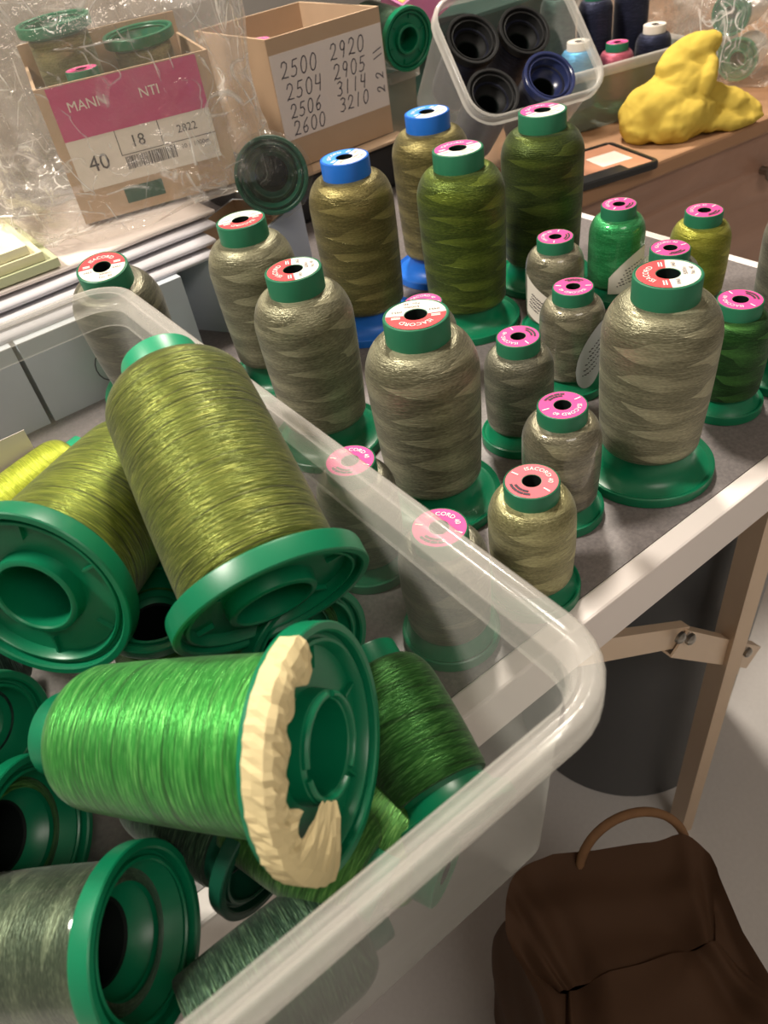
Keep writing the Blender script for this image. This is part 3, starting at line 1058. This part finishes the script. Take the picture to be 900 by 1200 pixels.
def open_box(name, loc, size, label, cat, mo, mi, rz=0, th=.003, lid=False, group=None, rim=None):
    root = empty(name, loc, label, cat, group, rot=(0, 0, rz))
    w, d, h = size
    mb = MB()
    # four walls and a floor, open on top
    mb.box((-w / 2, -d / 2, 0), (w / 2, -d / 2 + th, h), mo)
    mb.box((-w / 2, d / 2 - th, 0), (w / 2, d / 2, h), mo)
    mb.box((-w / 2, -d / 2 + th, 0), (-w / 2 + th, d / 2 - th, h), mo)
    mb.box((w / 2 - th, -d / 2 + th, 0), (w / 2, d / 2 - th, h), mo)
    mb.box((-w / 2 + th, -d / 2 + th, 0), (w / 2 - th, d / 2 - th, th), mo)
    if lid:
        mb.box((-w / 2 + th, -d / 2 + th, h - th), (w / 2 - th, d / 2 - th, h), mo)
    mb.build('carton', root, smooth=False)
    if not lid:
        mb = MB()
        e = .0006
        mb.box((-w / 2 + th, -d / 2 + th, th), (w / 2 - th, -d / 2 + th + e, h + .0004), mi)
        mb.box((-w / 2 + th, d / 2 - th - e, th), (w / 2 - th, d / 2 - th, h + .0004), mi)
        mb.box((-w / 2 + th, -d / 2 + th, th), (-w / 2 + th + e, d / 2 - th, h + .0004), mi)
        mb.box((w / 2 - th - e, -d / 2 + th, th), (w / 2 - th, d / 2 - th, h + .0004), mi)
        mb.build('lining', root, smooth=False)
    return root


# three grey boxes side by side (front faces at y = .69)
b1 = open_box('file_box', (-.045, .825, 0), (.215, .27, .082), 'grey card box at the far left under the paper stack', 'box', M['greybox'], M['card'], lid=True, group=gl)
b2 = open_box('file_box', (.148, .825, 0), (.162, .27, .082), 'grey card box with a black ring mark under the paper stack', 'box', M['greybox'], M['card'], lid=True, group=gl)
b3 = open_box('file_box', (.3225, .7585, 0), (.150, .09, .082), 'open grey card box with brown inside, right of the paper stack', 'box', M['greybox'], M['card'], group=gl, rz=math.radians(30))


def pen_stroke(mb, pts, w, m, frame):
    """flat pen line through 2-D points"""
    for (x0, y0), (x1, y1) in zip(pts, pts[1:]):
        dx, dy = x1 - x0, y1 - y0
        l = math.hypot(dx, dy) or 1e-6
        nx, ny = -dy / l * w / 2, dx / l * w / 2
        ex, ey = dx / l * w * .3, dy / l * w * .3
        mb.quad(frame(x0 + nx - ex, y0 + ny - ey), frame(x0 - nx - ex, y0 - ny - ey), frame(x1 - nx + ex, y1 - ny + ey), frame(x1 + nx + ex, y1 + ny + ey), m)


def ell(cx, cy, rx, ry, a0=0, a1=360, n=16):
    return [(cx + rx * math.cos(math.radians(a0 + (a1 - a0) * i / n)), cy + ry * math.sin(math.radians(a0 + (a1 - a0) * i / n))) for i in range(n + 1)]


# pen marks on the fronts of the grey boxes
mb = MB()
fr = lambda x, y: (x, -.1356, y)
pen_stroke(mb, ell(-.016, .030, .011, .015), .0012, M['pen'], fr)
mb.build('pen_mark', b2, smooth=False)
mb = MB()
pen_stroke(mb, [(-.060, .052), (-.064, .046), (-.066, .038), (-.064, .032)] + ell(-.060, .033, .004, .0045, 180, 540, 10), .0012, M['pen'], fr)
mb.build('pen_mark', b3, smooth=False, mat=Matrix.Translation((0, .0900, 0)))


def paper_sheet(z, x0, x1, y0, y1, droop, rz, label, m, seed):
    mb = MB()
    n = 26
    vs, fs = [], []
    for i in range(n + 1):
        for j in range(n + 1):
            u, v = i / n, j / n
            x, y = x0 + (x1 - x0) * u, y0 + (y1 - y0) * v
            q = Matrix.Rotation(rz, 2)
            p = q @ Vector((x - .12, y - .8)) + Vector((.12, .8))
            dz = -droop * max(0, (.695 - p.y) / .05) ** 1.4 if p.y < .695 else 0
            dz += .0008 * noise.noise(Vector((x * 14, y * 14, seed)))
            vs.append((p.x, p.y, z + dz))
    for i in range(n):
        for j in range(n):
            fs.append((i * (n + 1) + j, (i + 1) * (n + 1) + j, (i + 1) * (n + 1) + j + 1, i * (n + 1) + j + 1))
    mb.add(vs, fs, m)
    o = mb.build('paper_pad', angle=60, mat=Matrix.Translation((0, 0, Z0)))
    o.modifiers.new('solid', 'SOLIDIFY').thickness = .0035
    return tag(o, label, 'paper', 'papers stacked on the grey boxes')


paper_sheet(.0860, -.30, .275, .700, .93, 0, .0, 'grey paper pad at the bottom of the paper stack', M['paper_grey'], 1)
paper_sheet(.0930, -.30, .285, .716, .93, 0, -.01, 'grey paper pad second from the bottom of the paper stack', M['paper_grey'], 2)
paper_sheet(.1000, -.31, .296, .732, .93, 0, .02, 'grey paper pad just under the top white sheet', M['paper_grey'], 3)
paper_sheet(.1070, -.32, .306, .750, .94, 0, .01, 'top white sheet of the paper stack under the bagged carton', M['paper'], 4)

# pale green and yellow pads at the far left of the stack
for i, (c, lab_) in enumerate(((srgb(190, 196, 160), 'pale green pad lowest of the small pile beside the bagged carton'), (srgb(226, 222, 186), 'cream pad in the middle of the small pile beside the bagged carton'), (srgb(236, 232, 200), 'cream pad on top of the small pile beside the bagged carton'))):
    mb = MB()
    z = Z0 + .1092 + i * .0085
    mb.box((-.16, .752 + .004 * i, z), (.142 - .010 * i, .93, z + .008), plain('pad_paper_%d' % i, c, .8, .2))
    tag(mb.build('paper_pad', smooth=False), lab_, 'paper', 'small pile of pads beside the bagged carton')

# the carton with the printed label
BXR = math.radians(-14)
BXP = (.296, .880)
BX = empty('label_carton', (BXP[0], BXP[1], .1115), 'brown cardboard carton with magenta and white label inside clear bag', 'box', rot=(0, 0, BXR))
bw, bd, bh = .168, .145, .125
mb = MB()
th = .003
mb.box((-bw / 2, -bd / 2, 0), (bw / 2, -bd / 2 + th, bh), M['card'])
mb.box((-bw / 2, bd / 2 - th, 0), (bw / 2, bd / 2, bh + .02), M['card'])
mb.box((-bw / 2, -bd / 2 + th, 0), (-bw / 2 + th, bd / 2 - th, bh), M['card'])
mb.box((bw / 2 - th, -bd / 2 + th, 0), (bw / 2, bd / 2 - th, bh), M['card'])
mb.box((-bw / 2 + th, -bd / 2 + th, 0), (bw / 2 - th, bd / 2 - th, th), M['card'])
mb.build('carton', BX, smooth=False)
mb = MB()
yf = -bd / 2 - .0004
L0, L1, B0, B1 = -.074, .071, .030, bh - .001
mb.quad((L0, yf, B0), (L1, yf, B0), (L1, yf, B1), (L0, yf, B1), M['lab_white'])
yf -= .0003
mz = B0 + (B1 - B0) * .50
mb.quad((L0, yf, mz), (L1, yf, mz), (L1, yf, B1), (L0, yf, B1), M['magenta'])
fq = lambda dx, dz: (lambda x, y: (x + dx, yf - .0003, y + dz))
flat_text(mb, 'MANN', .0125, M['lab_white'], fq(-.042, mz + .024))
flat_text(mb, 'NTI', .0125, M['lab_white'], fq(.018, mz + .022))
flat_text(mb, '40', .021, M['ink'], fq(-.050, B0 + .016))
flat_text(mb, '18', .0155, M['ink'], fq(-.007, mz - .018))
flat_text(mb, '2822', .0105, M['ink'], fq(.044, mz - .016))
flat_text(mb, '10 x 1000m', .0062, M['ink'], fq(.048, B0 + .016))
for (a, b, c, d_) in ((-.026, .071, mz - .0235, mz - .0228), (-.0265, -.0258, mz - .0235, mz), (.0165, .0172, mz - .0235, mz)):
    mb.quad((a, yf - .0003, c), (b, yf - .0003, c), (b, yf - .0003, d_), (a, yf - .0003, d_), M['ink'])
x = -.024
while x < .028:
    w = random.choice((.0006, .0009, .0014))
    mb.quad((x, yf - .0003, B0 + .010), (x + w, yf - .0003, B0 + .010), (x + w, yf - .0003, B0 + .022), (x, yf - .0003, B0 + .022), M['ink'])
    x += w + random.choice((.0006, .001))
mb.build('printed_label', BX, smooth=False)
mb = MB()
mb.quad((-.036, yf, .009), (.004, yf, .009), (.004, yf, .024), (-.036, yf, .024), M['green_dark'])
mb.build('hand_hole', BX, smooth=False)

# spools inside that carton
c, s = math.cos(BXR), math.sin(BXR)
for dx, dy, dz, lb in ((-.042, .026, .165, 'green-footed spool poking out of the bagged carton at its left back'), (.036, .028, .140, 'green-footed spool poking out of the bagged carton at its right back')):
    wx, wy = BXP[0] + c * dx - s * dy, BXP[1] + s * dx + c * dy
    spool('medium', (wx, wy, .1115 + dz), 'khaki_pale', lb, 'spools in the bagged carton', cap='base', tip=(wx + .008, wy + .008, .05), under='deep', seg=40)
spool('mini', (BXP[0] + c * -.034 - s * -.038, BXP[1] + s * -.034 + c * -.038, .1150), 'forest', 'pink-topped spool standing just behind the front of the bagged carton', 'spools in the bagged carton', lab='pink', hgt=.125, up=90, seg=40)


def crumpled_bag(name, loc, half, label, cat, m, rz=0, amp=.012, freq=16, res=(46, 30), open_bottom=True, top=0.0, e=.45, seed=0.0):
    """closed lumpy hull of film"""
    mb = MB()
    nu, nv = res
    vs, fs = [], []
    hx, hy, hz = half
    for j in range(nv + 1):
        t = j / nv
        b = -PI / 2 + PI * t
        for i in range(nu):
            a = 2 * PI * i / nu
            ca, sa, cb, sb = math.cos(a), math.sin(a), math.cos(b), math.sin(b)
            f = lambda v: math.copysign(abs(v) ** e, v)
            p = Vector((hx * f(ca) * f(cb), hy * f(sa) * f(cb), hz * f(sb)))
            n = Vector((p.x / hx, p.y / hy, p.z / hz)).normalized()
            q = p * freq + Vector((seed, seed * 2, 1))
            r = noise.ridged_multi_fractal(q * .5, 1.0, 2.1, 4, 1.0, 2.0) * .55 + noise.noise(q) * .6 + .5 * noise.noise(q * 2.3)
            d = amp * (r - .25)
            if sb < -.75:
                d = abs(d) * .05
            p = p + n * d
            p.z += top * max(0, sb) ** 2 * noise.noise(Vector((p.x * 8 + seed, p.y * 8, 2)))
            vs.append(p)
    for j in range(nv):
        for i in range(nu):
            i2 = (i + 1) % nu
            fs.append((j * nu + i, j * nu + i2, (j + 1) * nu + i2, (j + 1) * nu + i))
    mb.add(vs, fs, m)
    o = mb.build(name, angle=30)
    o.location = (loc[0], loc[1], loc[2] + Z0)
    o.rotation_euler = (0, 0, rz)
    return tag(o, label, cat)


crumpled_bag('plastic_bag', (BXP[0] - .020, BXP[1] + .004, .1090 + .112), (.140, .134, .112), 'crumpled clear plastic bag over the carton with magenta label', 'plastic bag', M['film'], rz=BXR, amp=.019, freq=19, res=(200, 130), top=.05, seed=.4, e=.30)
crumpled_bag('plastic_bag', (.31, 1.155, .16), (.15, .10, .155), 'cloudy crumpled plastic bag behind the bagged carton', 'plastic bag', M['film2'], rz=math.radians(-12), amp=.018, freq=14, res=(90, 60), top=.05, seed=3.1)

# brown carton at the very left
open_box('carton_box', (.040, .950, .1360), (.13, .12, .13), 'plain brown carton left behind the bagged carton', 'box', M['card'], M['card_dark'], rz=math.radians(-24))

# film-wrapped dark green spool lying on the open grey box
spool('medium', (.361, .716, .130), 'pine', 'film-wrapped dark green spool whose foot faces out right of the bagged carton', None, cap='dark', base='dark', tip=(.417, .822, .104), under='deep')
mbb = MB()
mbb.lathe([(.001, -.004), (.036, -.004), (.041, 0), (.041, .008), (.036, .02), (.034, .1), (.02, .118)], M['wrapfilm'], 48)
fo = mbb.build('film_wrap', find('foot faces out right'), angle=60)
for v in fo.data.vertices:
    d = noise.noise(v.co * 60) * .003
    v.co.x *= 1 + d * 20
    v.co.y *= 1 + d * 20

# ---------------------------------------------------------------- the carton with the handwritten card
HB = empty('number_carton', (.565, .990, .066), 'open brown carton with handwritten white number card on its front', 'box', rot=(0, 0, math.radians(1)))
w, d, h = .168, .18, .145
mb = MB()
th = .0035
mb.box((-w / 2, -d / 2, 0), (w / 2, -d / 2 + th, h), M['card'])
mb.box((-w / 2, d / 2 - th, 0), (w / 2, d / 2, h), M['card'])
mb.box((-w / 2, -d / 2 + th, 0), (-w / 2 + th, d / 2 - th, h), M['card'])
mb.box((w / 2 - th, -d / 2 + th, 0), (w / 2, d / 2 - th, h), M['card'])
mb.box((-w / 2 + th, -d / 2 + th, 0), (w / 2 - th, d / 2 - th, th), M['card'])
mb.build('carton', HB, smooth=False)
mb = MB()
mb.box((-w / 2 - .004, -d / 2 - .028, -.004), (w / 2 + .006, -d / 2 + .0, -.001), M['card'])
mb.build('flap', HB, smooth=False)
mb = MB()
yf = -d / 2 - .0006
mb.box((-w / 2 + .001, yf, .034), (w / 2 - .001, yf + .0005, .128), M['paper'])
# hand-drawn digits, unit box 0..1
S = {
    '0': [ell(.5, .5, .38, .5, 100, 460)],
    '1': [[(.5, 1), (.46, .5), (.45, 0)]],
    '2': [[(.08, .72), (.2, .95), (.5, 1), (.78, .86), (.78, .62), (.5, .3), (.12, .02), (.2, .1), (.5, .06), (.98, .04)]],
    '3': [[(.1, .9), (.45, 1), (.8, .85), (.7, .62), (.4, .53), (.75, .45), (.85, .2), (.55, 0), (.1, .06)]],
    '4': [[(.2, 1), (.12, .5), (.5, .45), (.85, .5)], [(.78, 1), (.76, .5), (.72, 0)]],
    '5': [[(.85, .98), (.3, .96), (.22, .55), (.6, .6), (.85, .38), (.7, .08), (.35, 0), (.1, .08)]],
    '6': [[(.75, 1), (.35, .75), (.15, .35), (.3, .03), (.65, .03), (.82, .28), (.6, .5), (.25, .38)]],
    '9': [ell(.45, .72, .3, .27, 20, 380, 12), [(.76, .78), (.7, .4), (.6, 0)]],
}


def write(mb, s, x, z, hh, frame, slant=.18, wid=.62, m=None):
    for ch in s:
        for st in S[ch]:
            pts = [(x + (px * wid + py * slant) * hh + random.uniform(-1, 1) * hh * .012, z + py * hh + random.uniform(-1, 1) * hh * .012) for px, py in st]
            pen_stroke(mb, pts, .00125, M['pen'], frame)
        x += hh * wid * 1.28


fh = lambda x, y: (x, yf - .0003, y)
for s, x, z, hh in (('2500', -.073, .101, .0175), ('2504', -.071, .0775, .0175), ('2506', -.070, .057, .0155), ('2600', -.070, .0375, .016),
                    ('2920', .000, .104, .0175), ('2905', .001, .0825, .0165), ('3114', .002, .064, .0155), ('3210', .003, .0455, .0155)):
    write(mb, s, x, z, hh, fh)
fv = lambda x, y: (.078 - y, yf - .0003, .055 + x)          # the sideways digits at the right edge
write(mb, '2', -.004, .0, .012, fv)
write(mb, '2', .012, .0, .012, fv)
pen_stroke(mb, [(.066, .091), (.079, .095)], .0012, M['pen'], fh)
pen_stroke(mb, [(.066, .098), (.079, .102)], .0012, M['pen'], fh)
mb.build('number_card', HB, smooth=False)
spool('mini', (.520, .985, .0705), 'lilac', 'lilac spool with green collar inside the handwritten carton', None, lab='pink', hgt=.128, seg=40)
# flat dark case the carton stands on
mb = MB()
mb.box((.44, .885, Z0 + .0005), (.66, 1.10, Z0 + .0605), M['black'])
tag(bevel(mb.build('storage_case', smooth=False), .006), 'flat black case under the handwritten carton', 'case')

# ---------------------------------------------------------------- desk at the right with tubs, cloth and frame
DK = empty('wooden_desk', (.72, .660, -Z0), 'wood-topped desk with shiny brown front beyond the folding table', 'desk', rot=(0, 0, math.radians(-6)))
mb = MB()
mb.box((0, 0, Z0 - .022), (1.5, .85, Z0), M['desk'])
bevel(mb.build('desk_top', DK, smooth=False), .004)
mb = MB()
mb.box((.006, .010, .05), (1.49, .84, Z0 - .0221), M['deskfront'])
mb.build('desk_body', DK, smooth=False)
for sx in (.02, 1.42):
    for sy in (.03, .76):
        mb = MB()
        mb.box((sx, sy, 0), (sx + .05, sy + .05, .05), M['deskfront'])
        mb.build('leg', DK, smooth=False)
mb = MB()
s = MB()
s.lathe([(.006, 0), (.006, .012), (.012, .016), (.013, .022), (.009, .027), (.0002, .028)], M['steel'], 24)
q = Matrix.Translation((.395, .010, Z0 - .078)) @ Matrix.Rotation(PI / 2, 4, 'X')
mb.add([q @ v for v in s.v], s.f, M['steel'])
mb.build('knob', DK)

# black picture frame lying on the desk corner
mbf = empty('picture_frame', (.800, .700, .0006), 'black framed picture lying flat on the desk corner behind the moss spools', 'picture frame', rot=(0, 0, math.radians(-14)))
mb = MB()
loft(mb, (-.085, -.055, .085, .055), .012, [(0, 0), (0, .007), (.002, .009), (.006, .009), (.007, .007)], M['black'], True, 6)
mb.build('frame', mbf)
mb = MB()
mb.box((-.077, -.047, .0071), (.077, .047, .0076), M['skin_pic'])
mb.box((.020, -.020, .0076), (.066, .020, .0079), M['lab_white'])
mb.box((-.030, -.047, .0076), (.040, -.028, .0079), M['black'])
mb.build('picture', mbf, smooth=False)


def blob(name, ells, voxel, label, cat, m, loc, amp=.004, freq=30, rz=0, smooth_it=6, ridges=0.0):
    """one soft body grown from overlapping ellipsoids"""
    bm = bmesh.new()
    for (c, r, rot) in ells:
        q = Matrix.Translation(c) @ Matrix.Rotation(rot[2], 4, 'Z') @ Matrix.Rotation(rot[1], 4, 'Y') @ Matrix.Rotation(rot[0], 4, 'X') @ Matrix.Diagonal((*r, 1))
        bmesh.ops.create_icosphere(bm, subdivisions=4, radius=1, matrix=q)
    me = bpy.data.meshes.new(name)
    bm.to_mesh(me)
    bm.free()
    o = bpy.data.objects.new(name, me)
    COL.objects.link(o)
    rm = o.modifiers.new('remesh', 'REMESH')
    rm.mode, rm.voxel_size = 'VOXEL', voxel
    sm = o.modifiers.new('smooth', 'SMOOTH')
    sm.iterations, sm.factor = smooth_it, .6
    dg = bpy.context.evaluated_depsgraph_get()
    me2 = bpy.data.meshes.new_from_object(o.evaluated_get(dg))
    o.modifiers.clear()
    o.data = me2
    me2.name = name
    for v in me2.vertices:
        n = v.normal.copy()
        q = v.co * freq
        dd = amp * noise.noise(q) + amp * .5 * noise.noise(q * 2.2)
        if ridges:
            dd += ridges * (noise.ridged_multi_fractal(Vector((q.x * .35, q.y * .35, q.z * .5)), 1, 2.1, 3, 1, 2) - .8)
        v.co += n * dd
        v.co.z = max(v.co.z, 0)
    for p in me2.polygons:
        p.use_smooth = True
    me2.materials.clear()
    me2.materials.append(m)
    o.location = (loc[0], loc[1], loc[2] + Z0)
    o.rotation_euler = (0, 0, rz)
    return tag(o, label, cat)


# yellow cloth, local x runs to the right along the desk
blob('cleaning_cloth', [((-.036, 0, .032), (.052, .045, .040), (0, -.35, 0)), ((-.008, .004, .058), (.052, .036, .034), (0, -.75, 0)), ((.000, .006, .094), (.046, .024, .021), (0, -.42, .15)),
                        ((-.058, -.008, .018), (.026, .034, .024), (0, -.3, 0)), ((.018, -.012, .066), (.014, .024, .030), (0, .25, 0)), ((.058, -.004, .032), (.052, .022, .017), (0, .38, -.1)), ((.050, -.012, .013), (.058, .026, .014), (0, .05, 0)), ((-.01, -.024, .024), (.05, .030, .028), (0, -.2, .2))],
     .0026, 'bunched bright yellow cloth lying on the wooden desk', 'cloth', M['yellow'], (.992, .690, 0.0005), amp=.003, freq=44, rz=math.radians(-36), smooth_it=4, ridges=.003)


def tub(name, loc, size, h, label, rot, m, mr, r=.02, wall=.012):
    root = empty(name, loc, label, 'tub', rot=rot)
    mb = MB()
    loft(mb, size, r, [(.004, h - .006), (.006, h - .01), (wall, .006), (wall + .003, .001), (wall + .006, 0)], m, n=6)
    mb.build('tub_wall', root, angle=50)
    mb = MB()
    loft(mb, size, r, [(.0042, h - .014), (0, h - .013), (0, h - .002), (.002, h), (.005, h), (.006, h - .006)], mr, cap_end=False, n=6)
    mb.build('rim', root, angle=60)
    return root


M['cleartub_rim'] = milky('clear_tub_rim_plastic', srgb(226, 222, 216), 0.30, 0.65, 0.15)
# big clear tub tipped forward with dark spools in it
TQ = Matrix.Translation((.752, .835, .056)) @ Matrix.Rotation(math.radians(-14), 4, 'Z') @ Matrix.Rotation(math.radians(44), 4, 'X')
tub('clear_tub', (.752, .835, .056), (-.092, -.080, .092, .080), .150, 'clear plastic tub tipped towards the lens with navy spools in it', (math.radians(44), 0, math.radians(-14)), M['cleartub'], M['cleartub_rim'], r=.035)
for x, y, z, lb, dn, rim in ((-.042, -.034, .125, 'navy spool at the lower left inside the tipped tub', 'medium', 'black'), (.032, -.036, .132, 'navy spool with its hollow foot facing out at the middle of the tipped tub', 'medium', 'navy'),
                             (-.040, .036, .128, 'navy spool at the upper left inside the tipped tub', 'medium', 'black'), (.034, .036, .120, 'black-footed spool at the upper middle inside the tipped tub', 'medium', 'yellow')):
    o = spool(dn, tuple(TQ @ Vector((x, y, z))), 'navy', lb, 'navy spools in the tipped tub', cap='dark', base='dark', tip=tuple(TQ @ Vector((x, y, 0))), under='deep', seg=40, hgt=.115, ov=dict(R=.0325, rb=.028, rs=.0285))
    for ch in o.children:
        if ch.name.startswith('foot'):
            ch.data.materials[0] = {'black': M['trash_in'], 'navy': M['navy_plastic'], 'yellow': M['trash_in']}[rim]

# clear tub standing further back, stacked high
tub('clear_tub', (.990, 1.165, .162), (-.13, -.08, .13, .08), .12, 'clear plastic tub stacked high at the back above the grey-green tub', (math.radians(0), 0, math.radians(-6)), M['cleartub'], M['cleartub_rim'], r=.03)
mb = MB()
mb.box((.83, 1.02, Z0 + .0005), (1.13, 1.27, Z0 + .145), M['teal_box'])
tag(bevel(mb.build('storage_case', smooth=False, mat=Matrix.Identity(4)), .006), 'dark teal case at the back under the stacked clear tub', 'case')

# low white tub with green feet behind the handwritten carton
tub('clear_tub', (.702, .985, .0006), (-.040, -.05, .040, .06), .125, 'low pale tub holding green-footed spools right of the handwritten carton', None, M['tubgrey'], M['cleartub_rim'], r=.02)
spool('medium', (.692, .900, .166), 'pine', 'green-footed spool facing out right of the handwritten carton', 'green-footed spools by the pink box', cap='dark', tip=(.70, 1.0, .174), under='ring', seg=48)
spool('medium', (.684, .960, .252), 'pine', 'green-footed spool behind the one facing out beside the pink box', 'green-footed spools by the pink box', cap='dark', tip=(.70, 1.06, .256), under='ring', seg=48)

# pink box
pb = empty('pink_box', (.872, 1.035, .180), 'pink card box with yellow edge above the tipped tub', 'box', rot=(math.radians(12), math.radians(-24), math.radians(-12)))
mb = MB()
mb.box((-.085, -.035, 0), (.050, .035, .050), M['pink_box'])
bevel(mb.build('carton', pb, smooth=False), .002)
mb = MB()
mb.box((-.081, -.031, .0502), (.046, .031, .0508), M['yellow_card'])
mb.build('inner_tray', pb, smooth=False)

# grey-green tub of mixed spools
tub('grey_tub', (1.015, .850, 0.0006), (-.115, -.075, .115, .085), .085, 'grey-green plastic tub of mixed spools behind the yellow cloth', (0, 0, math.radians(-14)), M['tubgrey'], M['cleartub_rim'], r=.02)
for x, y, z, th_, dn, lb, kw in ((-.068, -.030, .012, 'sky', 'mini', 'light blue spool with white top in the grey-green tub', dict(cap='white', lab='cream', hgt=.102)),
                               (-.002, -.030, .012, 'rose', 'mini', 'rose spool with green collar in the middle of the grey-green tub', dict(lab='pink', hgt=.088)),
                               (.062, -.030, .012, 'navy', 'mini', 'navy spool with cream top at the right of the grey-green tub', dict(cap='white', lab='cream', hgt=.098)),
                               (.002, .032, .012, 'navy', 'mini', 'navy spool with pink top at the back of the grey-green tub', dict(lab='pink', hgt=.145)),
                               (-.062, .032, .012, 'teal_dark', 'medium', 'dark teal spool standing tall in the grey-green tub', dict(cap='dark', hgt=.16)),
                               (.066, .032, .012, 'navy', 'medium', 'slate navy spool standing tall at the back right of the grey-green tub', dict(cap='dark', hgt=.15))):
    gc, gs = math.cos(math.radians(-14)), math.sin(math.radians(-14))
    x, y = 1.015 + gc * x - gs * y, .850 + gs * x + gc * y
    kw = dict(kw, ov=dict(R=.0285, rb=.0245, rs=.0252))
    spool(dn, (x, y, z), th_, lb, 'spools in the grey-green tub', seg=40, **kw)

# bagged white spools right of the cloth
for i, (x, y, z, tx, ty) in enumerate(((1.200, .750, .037, .07, .02), (1.205, .815, .037, .08, .01), (1.215, .782, .093, .075, .01))):
    spool('mini', (x, y, z), 'white', ('white spool in the clear bag right of the yellow cloth, nearer the front', 'white spool in the clear bag right of the yellow cloth, farther back', 'white spool lying on top in the clear bag right of the yellow cloth')[i], 'white spools in the clear bag', cap='dark', tip=(x + tx, y + ty, z), seg=32)
crumpled_bag('plastic_bag', (1.25, .775, .077), (.105, .085, .075), 'clear plastic bag of white spools right of the yellow cloth', 'plastic bag', M['film'], rz=math.radians(10), amp=.010, freq=20, res=(70, 44), seed=5)
crumpled_bag('plastic_bag', (1.36, 1.10, .105), (.16, .09, .105), 'big cloudy plastic bag at the back right of the desk', 'plastic bag', M['film2'], rz=math.radians(-10), amp=.015, freq=13, res=(80, 50), seed=8)

# ---------------------------------------------------------------- room
def room():
    mb = MB()
    mb.box((-2.2, -1.6, -.02), (3.4, 2.6, 0), M['floor'])
    tag(mb.build('floor', smooth=False), kind='structure')
    for nm, lo, hi in (('wall_back', (-2.2, 2.6, 0), (3.4, 2.66, 2.5)), ('wall_right', (3.4, -1.6, 0), (3.46, 2.6, 2.5)), ('wall_left', (-2.26, -1.6, 0), (-2.2, 2.6, 2.5)), ('wall_front', (-2.2, -1.66, 0), (3.4, -1.6, 2.5))):
        mb = MB()
        mb.box(lo, hi, M['wall'])
        tag(mb.build(nm, smooth=False), kind='structure')
    mb = MB()
    mb.box((-2.2, -1.6, 2.5), (3.4, 2.6, 2.55), M['ceil'])
    tag(mb.build('ceiling', smooth=False), kind='structure')


room()


# ---------------------------------------------------------------- light, camera
def area(name, loc, target, size, power, col):
    li = bpy.data.lights.new(name, 'AREA')
    li.shape = 'DISK'
    li.size, li.energy, li.color = size, power, col
    o = bpy.data.objects.new(name, li)
    COL.objects.link(o)
    o.location = loc
    o.rotation_euler = (Vector(target) - Vector(loc)).to_track_quat('-Z', 'Y').to_euler()
    return o


TGT = (.25, .35, Z0)
area('ceiling_lamp_back', (1.05, 1.30, 2.42), TGT, .28, 46, (1, .90, .77))
area('ceiling_lamp_left', (-.75, .95, 2.42), TGT, .34, 50, (1, .92, .80))
area('front_fill', (.1, -.9, 2.42), TGT, .9, 15, (1, .90, .80))  # added soft fill to brighten box and desk fronts, no real fitting
w = bpy.data.worlds.new('room_light')
SC.world = w
w.use_nodes = True
w.node_tree.nodes['Background'].inputs[0].default_value = (.9, .85, .8, 1)
w.node_tree.nodes['Background'].inputs[1].default_value = .5

cd = bpy.data.cameras.new('camera')
cam = bpy.data.objects.new('camera', cd)
COL.objects.link(cam)
fw = Vector((0.37754456, 0.64554465, -0.66387665))
rt = Vector((0.78819261, -0.60032544, -0.13550566))
up = Vector((0.48601699, 0.47210324, 0.73546313))
cam.matrix_world = Matrix(((rt.x, up.x, -fw.x, 0), (rt.y, up.y, -fw.y, 0), (rt.z, up.z, -fw.z, Z0 + CAMZ), (0, 0, 0, 1)))
cd.sensor_fit = 'VERTICAL'
cd.sensor_height = 36
cd.lens = 885.5 / 1200 * 36
cd.clip_start = .01
cd.dof.use_dof = True
cd.dof.focus_distance = .50
cd.dof.aperture_fstop = 14
SC.camera = cam
SC.view_settings.view_transform = 'Standard'
SC.view_settings.look = 'None'
SC.view_settings.exposure = 0
SC.cycles.sample_clamp_indirect = 6
SC.cycles.max_bounces = 10
SC.cycles.transparent_max_bounces = 24
SC.cycles.use_denoising = True
